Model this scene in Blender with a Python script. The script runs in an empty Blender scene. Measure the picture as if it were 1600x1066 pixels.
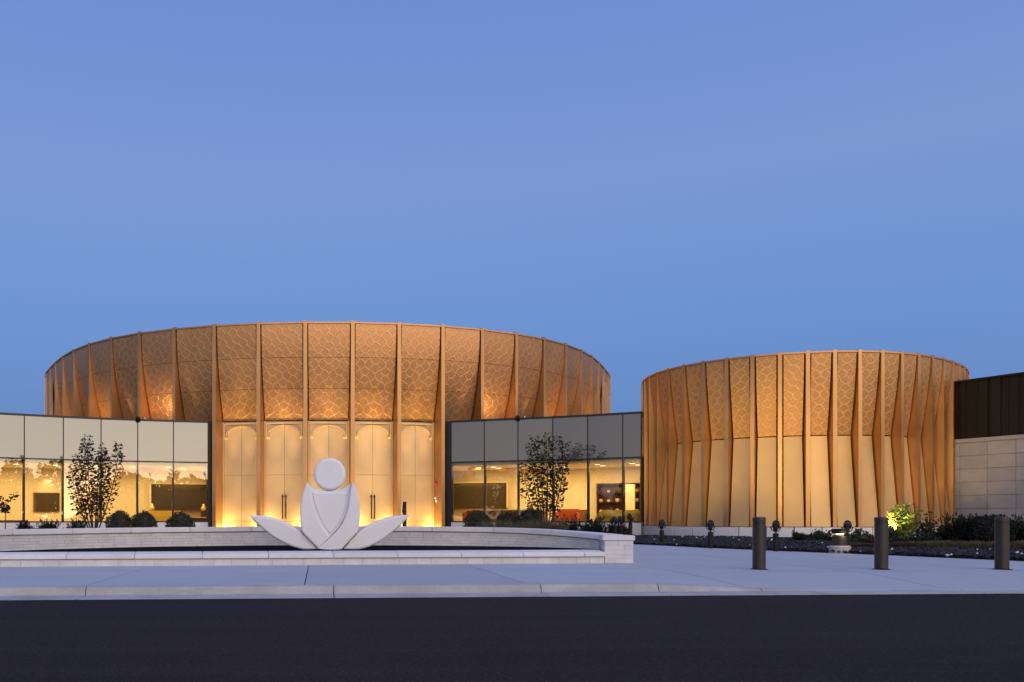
import bpy, bmesh, math, random
from math import sin, cos, pi, sqrt, radians
from mathutils import Vector, Matrix
from mathutils.geometry import tessellate_polygon

random.seed(7)
sc = bpy.context.scene
COL = sc.collection

# ------------------------------------------------------------------ camera
F_PX, CX, HY, EYE = 1409.0, 499.0, 808.0, 1.0        # focal length, principal point and horizon in photo pixels
cam_d = bpy.data.cameras.new('camera')
cam = bpy.data.objects.new('camera', cam_d); COL.objects.link(cam)
cam.location = (0, 0, EYE); cam.rotation_euler = (pi/2, 0, 0)
cam_d.sensor_width = 36.0
cam_d.lens = 36.0*F_PX/1600
cam_d.shift_x = (800-CX)/1600
cam_d.shift_y = (HY-533)/1600
cam_d.clip_start = .1; cam_d.clip_end = 3000
sc.camera = cam

# ------------------------------------------------------------------ sky, dusk glow, exposure
SUN_AZ = radians(158)                                 # the set sun: behind the camera, to the right
SUN_DIR = Vector((sin(SUN_AZ), cos(SUN_AZ), 0))
w = bpy.data.worlds.new('World'); sc.world = w; w.use_nodes = True
nt = w.node_tree; nt.nodes.clear()
def WN(t, **k):
    n = nt.nodes.new(t)
    for a, v in k.items(): setattr(n, a, v)
    return n
def wl(a, b): nt.links.new(a, b)
out = WN('ShaderNodeOutputWorld'); addsh = WN('ShaderNodeAddShader')
bg1 = WN('ShaderNodeBackground'); bg2 = WN('ShaderNodeBackground')
sky = WN('ShaderNodeTexSky', sky_type='NISHITA', sun_disc=False)
sky.sun_elevation = radians(0.5); sky.sun_rotation = SUN_AZ
sky.dust_density = .6; sky.ozone_density = 2.0
wl(sky.outputs[0], bg1.inputs[0]); bg1.inputs[1].default_value = .06
tc = WN('ShaderNodeTexCoord')
sep = WN('ShaderNodeSeparateXYZ'); wl(tc.outputs['Generated'], sep.inputs[0])
ramp = WN('ShaderNodeValToRGB'); wl(sep.outputs[2], ramp.inputs[0])
cr = ramp.color_ramp
cr.elements[0].position = 0.0; cr.elements[0].color = (.085, .185, .450, 1)
cr.elements[1].position = 1.0; cr.elements[1].color = (.235, .325, .800, 1)
for p, c in ((.10, (.090, .212, .520, 1)), (.20, (.122, .255, .590, 1)), (.34, (.176, .284, .610, 1)), (.50, (.140, .245, .600, 1))):
    e = cr.elements.new(p); e.color = c
dot = WN('ShaderNodeVectorMath', operation='DOT_PRODUCT'); wl(tc.outputs['Generated'], dot.inputs[0])
dot.inputs[1].default_value = SUN_DIR
def wm(op, a, b=None, clamp=False):
    n = WN('ShaderNodeMath', operation=op); n.use_clamp = clamp
    for i, v in enumerate((a, b)):
        if v is None: continue
        if isinstance(v, (int, float)): n.inputs[i].default_value = v
        else: wl(v, n.inputs[i])
    return n.outputs[0]
half = WN('ShaderNodeMath', operation='MULTIPLY_ADD'); wl(dot.outputs['Value'], half.inputs[0])
half.inputs[1].default_value = .5; half.inputs[2].default_value = .5
g_az = wm('POWER', wm('MAXIMUM', half.outputs[0], 0.0), 6.0)
g_el = wm('EXPONENT', wm('MULTIPLY', wm('MAXIMUM', sep.outputs[2], 0.0), -4.2))
g = wm('MULTIPLY', g_az, g_el, True)
g2 = wm('MULTIPLY', wm('POWER', wm('MAXIMUM', half.outputs[0], 0.0), 3.0), wm('EXPONENT', wm('MULTIPLY', wm('MAXIMUM', sep.outputs[2], 0.0), -3.0)), True)
dusk = WN('ShaderNodeMix', data_type='RGBA'); wl(g2, dusk.inputs[0])
wl(ramp.outputs[0], dusk.inputs[6]); dusk.inputs[7].default_value = (1.25, .98, .80, 1)
glow = WN('ShaderNodeMix', data_type='RGBA'); wl(g, glow.inputs[0])
wl(dusk.outputs[2], glow.inputs[6]); glow.inputs[7].default_value = (2.25, 1.88, 1.18, 1)
wl(glow.outputs[2], bg2.inputs[0]); bg2.inputs[1].default_value = 1.0
wl(bg1.outputs[0], addsh.inputs[0]); wl(bg2.outputs[0], addsh.inputs[1]); wl(addsh.outputs[0], out.inputs[0])

sun_d = bpy.data.lights.new('sun', 'SUN'); sun_d.energy = 2.0; sun_d.angle = radians(90); sun_d.color = (1, .91, .88)
sun = bpy.data.objects.new('sun', sun_d); COL.objects.link(sun)
sun.rotation_euler = (-Vector((SUN_DIR.x, SUN_DIR.y, .22))).to_track_quat('-Z', 'Y').to_euler()

sc.view_settings.view_transform = 'Standard'; sc.view_settings.look = 'None'
sc.view_settings.exposure = 0.0; sc.view_settings.gamma = 1.0; sc.view_settings.use_curve_mapping = False
sc.cycles.use_denoising = True
try: sc.cycles.denoiser = 'OPENIMAGEDENOISE'
except Exception: pass
sc.cycles.max_bounces = 7; sc.cycles.diffuse_bounces = 3; sc.cycles.glossy_bounces = 4
sc.cycles.transparent_max_bounces = 16; sc.cycles.sample_clamp_indirect = 4.0
sc.cycles.caustics_reflective = False; sc.cycles.caustics_refractive = False

# ------------------------------------------------------------------ helpers
def at(px, Y): return (px-CX)*Y/F_PX                  # world X of a photo column at depth Y
def hz(py, Y): return EYE+(HY-py)*Y/F_PX              # world height of a photo row at depth Y
ORG = {}
NTH = ['first', 'second', 'third', 'fourth', 'fifth', 'sixth', 'seventh', 'eighth', 'ninth', 'tenth', 'eleventh', 'twelfth', 'thirteenth', 'fourteenth']
def org(o): return ORG.get(o.name, Vector((0, 0, 0))) if o else Vector((0, 0, 0))
def tag(o, label=None, cat=None, group=None, kind=None):
    if label: o['label'] = label
    if cat: o['category'] = cat
    if group: o['group'] = group
    if kind: o['kind'] = kind
    return o
def empty(name, loc, label=None, cat=None, group=None):
    o = bpy.data.objects.new(name, None); COL.objects.link(o); o.location = loc; o.empty_display_size = .3
    ORG[o.name] = Vector(loc)
    return tag(o, label, cat, group)
def children(o): return [c for c in list(o.children)]
def copy_tree(o, parent=None):
    c = o.copy(); COL.objects.link(c)
    if parent: c.parent = parent
    for ch in list(o.children): copy_tree(ch, c)
    return c

class MB:
    def __init__(s): s.v = []; s.f = []; s.uv = {}; s.mi = []
    def add(s, vs, fs, mi=0):
        b = len(s.v); s.v += [tuple(p) for p in vs]
        for f in fs: s.f.append(tuple(b+i for i in f)); s.mi.append(mi)
        return b
    def hexa(s, c, mi=0):      # 8 corners: bottom loop, top loop
        s.add(c, [(3, 2, 1, 0), (4, 5, 6, 7), (0, 1, 5, 4), (1, 2, 6, 5), (2, 3, 7, 6), (3, 0, 4, 7)], mi)
    def box(s, x0, x1, y0, y1, z0, z1, mi=0):
        s.hexa([(x0, y0, z0), (x1, y0, z0), (x1, y1, z0), (x0, y1, z0), (x0, y0, z1), (x1, y0, z1), (x1, y1, z1), (x0, y1, z1)], mi)
    def fbox(s, o, ax, ay, x0, x1, y0, y1, z0, z1, mi=0):   # box in a frame on the ground: origin o, axes ax, ay (2-D), z up
        P = lambda x, y, z: (o[0]+ax[0]*x+ay[0]*y, o[1]+ax[1]*x+ay[1]*y, z)
        s.hexa([P(x0, y0, z0), P(x1, y0, z0), P(x1, y1, z0), P(x0, y1, z0), P(x0, y0, z1), P(x1, y0, z1), P(x1, y1, z1), P(x0, y1, z1)], mi)
    def loft(s, secs, closed=True, caps=True, mi=0):
        n = len(secs[0]); b = len(s.v); fs = []
        for q in secs: s.v += [tuple(p) for p in q]
        for k in range(len(secs)-1):
            for i in range(n if closed else n-1):
                j = (i+1) % n
                s.f.append((b+k*n+i, b+k*n+j, b+(k+1)*n+j, b+(k+1)*n+i)); s.mi.append(mi)
        if caps and closed:
            s.f.append(tuple(b+i for i in range(n))[::-1]); s.mi.append(mi)
            s.f.append(tuple(b+(len(secs)-1)*n+i for i in range(n))); s.mi.append(mi)
    def lathe(s, prof, c=(0, 0, 0), n=24, mi=0):
        secs = [[(c[0]+r*cos(2*pi*i/n), c[1]+r*sin(2*pi*i/n), c[2]+z) for i in range(n)] for r, z in prof]
        s.loft(secs, True, True, mi)
    def tube(s, pts, rad, n=6, mi=0):
        pts = [Vector(p) for p in pts]; secs = []
        for k, p in enumerate(pts):
            d = (pts[min(k+1, len(pts)-1)]-pts[max(k-1, 0)]).normalized()
            a = d.orthogonal().normalized(); b = d.cross(a)
            r = rad[k] if isinstance(rad, (list, tuple)) else rad
            secs.append([p+a*r*cos(2*pi*i/n)+b*r*sin(2*pi*i/n) for i in range(n)])
        s.loft(secs, True, True, mi)
    def prism(s, poly, fn, t0, t1, mi=0):             # 2-D polygon, fn(x, z, t) -> world
        n = len(poly)
        s.loft([[fn(x, z, t0) for x, z in poly], [fn(x, z, t1) for x, z in poly]], True, True, mi)
    def grid(s, fn, nu, nv, uvf=None, mi=0):
        b = len(s.v)
        for j in range(nv+1):
            for i in range(nu+1): s.v.append(tuple(fn(i/nu, j/nv)))
        for j in range(nv):
            for i in range(nu):
                a = b+j*(nu+1)+i
                s.f.append((a, a+1, a+nu+2, a+nu+1)); s.mi.append(mi)
        if uvf:
            for j in range(nv+1):
                for i in range(nu+1): s.uv[b+j*(nu+1)+i] = uvf(i/nu, j/nv)
    def build(s, name, mat, parent=None, smooth=False, bevel=0, fix=False):
        o0 = org(parent)
        me = bpy.data.meshes.new(name)
        me.from_pydata([(p[0]-o0.x, p[1]-o0.y, p[2]-o0.z) for p in s.v], [], s.f)
        mats = mat if isinstance(mat, (list, tuple)) else [mat]
        for m in mats: me.materials.append(m)
        if len(mats) > 1: me.polygons.foreach_set('material_index', s.mi)
        if s.uv:
            ul = me.uv_layers.new(name='uv')
            for l in me.loops: ul.data[l.index].uv = s.uv.get(l.vertex_index, (0, 0))
        if bevel or fix:
            bm = bmesh.new(); bm.from_mesh(me)
            bmesh.ops.recalc_face_normals(bm, faces=bm.faces)
            if bevel:
                bmesh.ops.bevel(bm, geom=[e for e in bm.edges if len(e.link_faces) == 2 and e.calc_face_angle(0) > .6], offset=bevel, segments=2, affect='EDGES', clamp_overlap=True)
            bm.to_mesh(me); bm.free()
        if smooth: me.polygons.foreach_set('use_smooth', [True]*len(me.polygons))
        me.update()
        o = bpy.data.objects.new(name, me); COL.objects.link(o)
        if parent: o.parent = parent
        ORG[o.name] = o0
        return o

# ------------------------------------------------------------------ materials
class NT:
    def __init__(s, name):
        s.m = bpy.data.materials.new(name); s.m.use_nodes = True; s.t = s.m.node_tree
        s.b = s.t.nodes['Principled BSDF']; s.out = s.t.nodes['Material Output']; s.x = -300
    def n(s, t, **k):
        q = s.t.nodes.new(t); q.location = (s.x, 0); s.x -= 160
        for a, v in k.items(): setattr(q, a, v)
        return q
    def l(s, a, b): s.t.links.new(a, b)
    def math(s, op, a, b=None, c=None, clamp=False):
        q = s.n('ShaderNodeMath', operation=op); q.use_clamp = clamp
        for i, v in enumerate((a, b, c)):
            if v is None: continue
            if isinstance(v, (int, float)): q.inputs[i].default_value = v
            else: s.l(v, q.inputs[i])
        return q.outputs[0]
    def coord(s, kind='Object', scale=(1, 1, 1)):
        c = s.n('ShaderNodeTexCoord'); mp = s.n('ShaderNodeMapping'); s.l(c.outputs[kind], mp.inputs[0])
        mp.inputs['Scale'].default_value = scale
        return mp.outputs[0]
    def noise(s, scale, detail=4, rough=.6, vec=None):
        q = s.n('ShaderNodeTexNoise'); q.inputs['Scale'].default_value = scale
        q.inputs['Detail'].default_value = detail; q.inputs['Roughness'].default_value = rough
        if vec: s.l(vec, q.inputs['Vector'])
        return q.outputs['Fac']
    def mix(s, f, a, b):
        q = s.n('ShaderNodeMix', data_type='RGBA')
        for sock, v in ((q.inputs[0], f), (q.inputs[6], a), (q.inputs[7], b)):
            if isinstance(v, (int, float)): sock.default_value = v
            elif isinstance(v, tuple): sock.default_value = (*v[:3], 1)
            else: s.l(v, sock)
        return q.outputs[2]
    def rng(s, v, a, b, c=0.0, d=1.0):
        q = s.n('ShaderNodeMapRange'); s.l(v, q.inputs[0])
        for i, x in enumerate((a, b, c, d)): q.inputs[i+1].default_value = x
        return q.outputs[0]
    def bump(s, h, strength=.3, dist=.02):
        q = s.n('ShaderNodeBump'); q.inputs['Strength'].default_value = strength; q.inputs['Distance'].default_value = dist
        s.l(h, q.inputs['Height']); s.l(q.outputs[0], s.b.inputs['Normal'])
    def set(s, **k):
        for a, v in k.items():
            i = s.b.inputs[a.replace('_', ' ')]
            if isinstance(v, tuple): i.default_value = (*v[:3], 1)
            elif isinstance(v, (int, float)): i.default_value = v
            else: s.l(v, i)
        return s.m
    def per_object(s):
        q = s.n('ShaderNodeObjectInfo'); return q.outputs['Random']
    def per_island(s):
        q = s.n('ShaderNodeNewGeometry'); return q.outputs['Random Per Island']

def stone(name, a, b, scale=3., grain=60., rough=.85, bump=.25, dist=.01, vary=.12, streak=None):
    t = NT(name); v = t.coord('Object')
    n1 = t.noise(scale, 5, .65, v); n2 = t.noise(grain, 3, .6, v)
    c = t.mix(t.rng(n1, .3, .7), a, b)
    c = t.mix(t.rng(n2, .35, .65, 0, .35), c, tuple(x*.72 for x in a))
    r = t.rng(t.per_object(), 0, 1, 1-vary, 1+vary)
    mm = t.n('ShaderNodeVectorMath', operation='SCALE'); t.l(c, mm.inputs[0]); t.l(r, mm.inputs['Scale'])
    c = mm.outputs[0]
    if streak:
        sv = t.coord('Object', streak[0]); s1 = t.noise(1.0, 5, .7, sv)
        c = t.mix(t.rng(s1, .52, .75, 0, streak[1]), c, streak[2])
    t.set(Base_Color=c, Roughness=rough); t.bump(n2, bump, dist)
    return t.m
def plain(name, col, rough=.5, metal=0., vary=0., spec=.5):
    t = NT(name); c = col
    if vary:
        v = t.coord('Object'); n = t.noise(4., 4, .6, v)
        c = t.mix(t.rng(n, .3, .7), tuple(x*(1-vary) for x in col), tuple(min(1, x*(1+vary)) for x in col))
    t.set(Base_Color=c, Roughness=rough, Metallic=metal); t.b.inputs['Specular IOR Level'].default_value = spec
    return t.m
def bronze(name, col, rough=.42, metal=.75, period=0., vary=.1, grain=.06):
    t = NT(name); v = t.coord('Object')
    n = t.noise(.7, 3, .5, v); fine = t.noise(45., 2, .5, v)
    lo = tuple(x*(1-vary) for x in col); hi = tuple(x*(1+vary) for x in col)
    c = t.mix(t.rng(n, .3, .7), lo, hi)
    c = t.mix(t.rng(fine, .3, .7, 0, grain*2), c, tuple(x*.6 for x in col))
    ro = t.per_object()
    mm = t.n('ShaderNodeVectorMath', operation='SCALE'); t.l(c, mm.inputs[0]); t.l(t.rng(ro, 0, 1, .92, 1.08), mm.inputs['Scale']); c = mm.outputs[0]
    rgh = t.rng(n, .2, .8, rough-.05, rough+.05)
    if period:
        uvn = t.n('ShaderNodeUVMap'); uvn.uv_map = 'uv'
        sp = t.n('ShaderNodeSeparateXYZ'); t.l(uvn.outputs[0], sp.inputs[0])
        def ogee(x, px, y, py, sign):                    # distance to a lattice of waving lines that kiss
            m_ = t.math('MULTIPLY', t.math('FRACT', t.math('DIVIDE', t.math('ADD', t.math('MULTIPLY', x, 2/px), .5), 2.)), 2.)
            ph = t.math('MULTIPLY', y, 2*pi/py)
            co = t.math('COSINE', ph); w_ = t.math('MULTIPLY', t.math('MULTIPLY', t.math('SIGN', co), t.math('POWER', t.math('ABSOLUTE', co), .68)), .5*sign); sl = t.math('MULTIPLY', t.math('SINE', ph), px/4*2*pi/py)
            d = t.math('MINIMUM', t.math('ABSOLUTE', t.math('SUBTRACT', m_, w_)), t.math('ABSOLUTE', t.math('SUBTRACT', t.math('ADD', m_, w_), 1.)))
            d = t.math('MINIMUM', d, t.math('ABSOLUTE', t.math('SUBTRACT', t.math('SUBTRACT', m_, 2.), w_)))
            return t.math('DIVIDE', t.math('MULTIPLY', d, px/2), t.math('SQRT', t.math('ADD', t.math('MULTIPLY', sl, sl), 1.)))
        U, V = sp.outputs[0], sp.outputs[1]; pv = period*(1.04 if period > 1.15 else .92)
        dd = t.math('MINIMUM', ogee(U, period, V, pv, 1.), ogee(V, pv, U, period, -1.))
        ln = t.rng(dd, .010, .044, 1, 0)
        perf = t.n('ShaderNodeTexVoronoi'); perf.inputs['Scale'].default_value = 14.; t.l(uvn.outputs[0], perf.inputs['Vector'])
        pf = t.rng(perf.outputs['Distance'], .2, .5, .0, .30)
        c = t.mix(pf, c, tuple(x*.62 for x in col))
        c = t.mix(t.math('MULTIPLY', ln, .40), c, tuple(min(1, x*1.55) for x in col))
        t.bump(ln, .5, .012)
    t.set(Base_Color=c, Roughness=rgh, Metallic=metal)
    return t.m
def leafmat(name, a, b, rough=.55):
    t = NT(name); r = t.per_island()
    c = t.mix(r, a, b)
    t.set(Base_Color=c, Roughness=rough); t.b.inputs['Specular IOR Level'].default_value = .3
    tr = t.n('ShaderNodeBsdfTranslucent'); t.l(c, tr.inputs[0])
    ms = t.n('ShaderNodeMixShader'); ms.inputs[0].default_value = .22
    t.l(t.b.outputs[0], ms.inputs[1]); t.l(tr.outputs[0], ms.inputs[2]); t.l(ms.outputs[0], t.out.inputs[0])
    return t.m
def emit(name, col, s):
    t = NT(name); t.set(Base_Color=(.8, .8, .8)); t.b.inputs['Emission Color'].default_value = (*col, 1); t.b.inputs['Emission Strength'].default_value = s
    return t.m
def vision_glass(name, refl, tint):
    t = NT(name); t.t.nodes.remove(t.b)
    gl = t.n('ShaderNodeBsdfGlossy'); gl.inputs['Roughness'].default_value = .004; gl.inputs['Color'].default_value = (.95, .93, .88, 1)
    tr = t.n('ShaderNodeBsdfTransparent'); tr.inputs[0].default_value = (*tint, 1)
    lw = t.n('ShaderNodeFresnel'); lw.inputs['IOR'].default_value = 1.5
    f = t.math('ADD', lw.outputs[0], refl, clamp=True)
    v = t.coord('Object'); n = t.noise(.5, 2, .5, v)
    bp = t.n('ShaderNodeBump'); bp.inputs['Strength'].default_value = .05; bp.inputs['Distance'].default_value = .02; t.l(n, bp.inputs['Height']); t.l(bp.outputs[0], gl.inputs['Normal'])
    ms = t.n('ShaderNodeMixShader'); t.l(f, ms.inputs[0]); t.l(tr.outputs[0], ms.inputs[1]); t.l(gl.outputs[0], ms.inputs[2]); t.l(ms.outputs[0], t.out.inputs[0])
    return t.m

M = {}
BR = (.50, .265, .115)
M['panel'] = bronze('bronze_pattern_large', (.54, .270, .112), .44, .76, 1.29)
M['panel2'] = bronze('bronze_pattern_small', (.51, .265, .100), .55, .64, 1.04)
M['sheet'] = bronze('bronze_sheet', (.62, .390, .165), .58, .58)
M['fin'] = bronze('bronze_fin', (.54, .290, .118), .48, .85)
M['door'] = bronze('bronze_door', (.63, .41, .205), .50, .45, grain=.10)
M['core'] = plain('drum_core', (.05, .03, .02), .7)
M['roofing'] = plain('roof_membrane', (.25, .25, .25), .9)
M['lime'] = stone('limestone', (.66, .62, .60), (.76, .72, .70), 2., 70., .85, .2, .006, .05)
M['brickstone'] = stone('limestone_brick', (.60, .57, .55), (.74, .70, .68), 3., 60., .88, .3, .008, .055)
M['mortar'] = plain('mortar', (.36, .34, .32), .95)
M['sculpt'] = stone('carved_stone', (.79, .76, .75), (.84, .81, .79), 1.6, 90., .8, .28, .008, .02)
M['wingstone'] = stone('wing_stone', (.40, .36, .35), (.48, .43, .41), 1.4, 30., .9, .3, .01, .07, ((1, 1, 3), .3, (.36, .33, .31)))
M['concrete'] = stone('concrete', (.395, .405, .415), (.455, .465, .475), .55, 70., .88, .3, .004, .05, ((.35, 1.1, 1), .45, (.37, .36, .355)))
M['curb'] = stone('curb_concrete', (.34, .33, .32), (.48, .47, .45), 1.2, 55., .9, .35, .006, .05, ((.9, .9, 4.5), .9, (.26, .24, .22)))
M['joint'] = plain('joint_filler', (.035, .035, .035), .95, 0, 0, .05)
def asphalt():
    t = NT('asphalt'); v = t.coord('Object')
    n1 = t.noise(.25, 5, .6, v); n2 = t.noise(34., 4, .75, v)
    sv = t.coord('Object', (.12, 1.6, 1)); st = t.noise(1., 4, .6, sv)
    c = t.mix(t.rng(n1, .3, .7), (.024, .018, .018), (.033, .0255, .0255))
    c = t.mix(t.rng(st, .45, .7, 0, .45), c, (.043, .034, .033))
    c = t.mix(t.rng(n2, .54, .72, 0, .75), c, (.085, .074, .072))
    c = t.mix(t.rng(n2, .28, .46, .7, 0), c, (.008, .007, .007))
    t.set(Base_Color=c, Roughness=t.rng(n1, .3, .7, .80, .92)); t.b.inputs['Specular IOR Level'].default_value = .05
    t.bump(n2, .9, .012); return t.m
M['asphalt'] = asphalt()
M['mulch'] = stone('bed_soil', (.020, .016, .014), (.035, .028, .024), 4., 50., .95, .6, .02, 0)
M['lawn'] = stone('lawn', (.04, .06, .02), (.06, .085, .03), .4, 30., .9, .4, .02, 0)
M['pebble0'] = stone('black_pebbles', (.006, .006, .007), (.012, .012, .013), 9., 40., .95, .4, .02, 0)
for k_ in ('pebble0', 'mulch', 'lawn'): M[k_].node_tree.nodes['Principled BSDF'].inputs['Specular IOR Level'].default_value = .02
M['pebble'] = M['pebble0']
def rockm():
    t = NT('gravel_rock'); r = t.per_island()
    c = t.mix(t.rng(r, 0, .96), (.006, .006, .007), (.045, .045, .050)); c = t.mix(t.math('GREATER_THAN', r, .988), c, (.62, .6, .58))
    t.set(Base_Color=c, Roughness=.8); t.b.inputs['Specular IOR Level'].default_value = .15; return t.m
M['rock'] = rockm()
M['frame'] = plain('dark_frame', (.030, .026, .026), .38, .5)
M['wingmetal'] = bronze('dark_bronze_siding', (.020, .016, .010), .6, .4)
M['bollard'] = plain('bollard_bronze', (.055, .045, .036), .42, .6, .12)
M['black'] = plain('black_metal', (.010, .010, .010), .6, 0., 0., .25)
M['handle'] = plain('handle_bronze', (.055, .026, .012), .35, .8)
M['vision'] = vision_glass('vision_glass', .06, (.93, .88, .76))
M['vision_low'] = vision_glass('vision_glass_clear', .02, (.93, .88, .76))
def spandrel():
    t = NT('spandrel_glass'); t.set(Base_Color=(.045, .042, .040), Roughness=.35)
    gl = t.n('ShaderNodeBsdfGlossy'); gl.inputs['Roughness'].default_value = .02; gl.inputs['Color'].default_value = (.92, .93, .90, 1)
    fr = t.n('ShaderNodeFresnel'); fr.inputs['IOR'].default_value = 1.5
    f = t.math('ADD', fr.outputs[0], .10, clamp=True)
    v = t.coord('Object'); n = t.noise(.6, 2, .5, v)
    bp = t.n('ShaderNodeBump'); bp.inputs['Strength'].default_value = .06; bp.inputs['Distance'].default_value = .02; t.l(n, bp.inputs['Height']); t.l(bp.outputs[0], gl.inputs['Normal'])
    ms = t.n('ShaderNodeMixShader'); t.l(f, ms.inputs[0]); t.l(t.b.outputs[0], ms.inputs[1]); t.l(gl.outputs[0], ms.inputs[2]); t.l(ms.outputs[0], t.out.inputs[0])
    return t.m
M['spandrel'] = spandrel()
M['plaster'] = plain('warm_plaster', (.78, .68, .50), .8, 0, .05)
M['ceil'] = plain('ceiling_paint', (.80, .74, .62), .8)
M['floorin'] = plain('lobby_floor', (.42, .34, .24), .3, 0, .1)
M['niche'] = plain('dark_niche', (.045, .030, .013), .6, 0, .2)
M['wood'] = plain('walnut', (.13, .06, .025), .45, 0, .25)
M['woodlight'] = plain('striped_wood', (.24, .15, .06), .5, 0, .3)
M['darkwood'] = plain('dark_cabinet_wood', (.040, .012, .008), .5)
M['gold'] = plain('gold_trim', (.85, .62, .28), .35, .7)
M['yellow'] = plain('yellow_upholstery', (.62, .46, .10), .85, 0, .1)
M['olive'] = plain('olive_upholstery', (.40, .36, .12), .85, 0, .1)
M['red'] = plain('red_upholstery', (.45, .07, .035), .85, 0, .1)
M['orange'] = plain('rust_upholstery', (.55, .14, .05), .85, 0, .1)
M['white'] = plain('white_top', (.8, .78, .72), .5)
M['ceramic'] = plain('ceramic', (.55, .35, .25), .35, 0, .3)
M['redplastic'] = plain('red_plastic', (.55, .03, .02), .35)
M['whiteplastic'] = plain('white_plastic', (.75, .72, .66), .4)
M['downlight'] = emit('downlight_glow', (1, .82, .52), 3.)
M['lens'] = emit('lamp_lens', (1, .78, .42), 3.)
M['lens_out'] = emit('flood_lens', (1, .75, .40), 2.0)
M['bark'] = plain('bark', (.045, .032, .024), .9, 0, .3)
M['leaf_tree'] = leafmat('tree_leaves', (.026, .015, .008), (.070, .046, .020))
M['leaf_tree_green'] = leafmat('green_tree_leaves', (.015, .018, .008), (.046, .052, .020))
M['leaf_box'] = leafmat('boxwood_leaves', (.020, .028, .010), (.052, .066, .020))
M['leaf_jun'] = leafmat('juniper_leaves', (.011, .016, .010), (.028, .036, .019))
M['leaf_lit'] = leafmat('lit_bush_leaves', (.06, .085, .018), (.15, .17, .035))  # brighter leaf colour carries part of the bush's spotlight glow
M['grass'] = leafmat('bed_grass', (.055, .045, .028), (.125, .110, .065))
M['grass_red'] = leafmat('red_ground_cover', (.035, .022, .018), (.075, .045, .034))
M['far'] = leafmat('far_tree_leaves', (.015, .018, .010), (.035, .040, .020))
M['housewall'] = plain('house_wall', (.12, .10, .09), .9)
M['houseroof'] = plain('house_roof', (.04, .035, .035), .9)

# ------------------------------------------------------------------ lamps
def spot(loc, target, watts, deg=60, col=(1, .66, .26), blend=.6, r=.06):
    d = bpy.data.lights.new('spot', 'SPOT'); d.energy = watts; d.spot_size = radians(deg); d.spot_blend = blend; d.color = col; d.shadow_soft_size = r
    o = bpy.data.objects.new('spot', d); COL.objects.link(o); o.location = loc
    o.rotation_euler = (Vector(target)-Vector(loc)).to_track_quat('-Z', 'Y').to_euler(); return o
def area(loc, watts, sx, sy, col=(1, .70, .34), target=None, rot=0):
    d = bpy.data.lights.new('area', 'AREA'); d.shape = 'RECTANGLE'; d.size = sx; d.size_y = sy; d.energy = watts; d.color = col
    o = bpy.data.objects.new('area', d); COL.objects.link(o); o.location = loc
    o.rotation_euler = (0, 0, rot) if target is None else (Vector(target)-Vector(loc)).to_track_quat('-Z', 'Y').to_euler(); return o

# ================================================================== ground
def road_edge(X): return 12.34+.075*(X+4.4)           # asphalt edge; gutter pan, then curb, then slabs behind it
def lerp(a, b, t): return a+(b-a)*t
def sstep(a, b, x):
    t = max(0., min(1., (x-a)/(b-a))); return t*t*(3-2*t)
def dip(X): return sstep(4.6, 8.2, X)                  # the kerb runs down to the road on the right
g_ = MB(); g_.box(-900, 900, -600, 1500, -.6, -.32); tag(g_.build('ground', M['lawn']), kind='structure')
a_ = MB(); nX = 40
a_.grid(lambda u, v: (lerp(-60, 60, u), lerp(-70, road_edge(lerp(-60, 60, u)), v), -.140), nX, 4)
tag(a_.build('parking_lot', M['asphalt']), kind='structure')
s_ = MB(); s_.grid(lambda u, v: (lerp(-40, 40, u), lerp(road_edge(lerp(-40, 40, u))+.9, 64, v), -.15 if v == 0 else -.03), 20, 8)
tag(s_.build('paving_base', M['joint']), kind='structure')

sidewalk = empty('sidewalk', (0, 0, 0)); sidewalk['kind'] = 'structure'
xs = [-29.8, -26.4, -23.1, -19.8, -16.5, -13.2, -9.95, -6.65, -3.42, -.22, 3.1, 6.5, 9.8, 13.1, 16.4, 19.7, 23.0, 26.3]
GUT, CURB = .50, .16
def sw_z(X, Y):
    e = road_edge(X)+GUT+CURB
    return -.126*dip(X)*max(0., 1-(Y-e)/2.2)
rows = [None, 19.45, 23.4, 27.4, 31.4, 35.4]
for i in range(len(xs)-1):
    for r in range(len(rows)-1):
        if r > 0 and xs[i] < 6.4: continue
        x0, x1 = xs[i]+.009, xs[i+1]-.009
        y0 = (lambda X: road_edge(X)+GUT+CURB+.006) if r == 0 else (lambda X, q=rows[r]: q+.008)
        y1 = rows[r+1]-.008
        m = MB(); top = lambda u, v: (lerp(x0, x1, u), lerp(y0(lerp(x0, x1, u)), y1, v), sw_z(lerp(x0, x1, u), lerp(y0(lerp(x0, x1, u)), y1, v)))
        m.grid(top, 4, 5)
        for (ua, va, ub, vb) in ((0, 0, 1, 0), (1, 0, 1, 1), (1, 1, 0, 1), (0, 1, 0, 0)):
            n = 4; A = [top(lerp(ua, ub, k/n), lerp(va, vb, k/n)) for k in range(n+1)]
            m.loft([[(*p[:2], p[2]-.10) for p in A], A], False, False)
        m.build('paving_slab', M['concrete'], sidewalk)
plz = MB(); plz.grid(lambda u, v: (lerp(-34, 6.4, u), lerp(19.458, 62, v), -.004), 12, 12); tag(plz.build('plaza_paving', M['concrete']), kind='structure')

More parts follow.
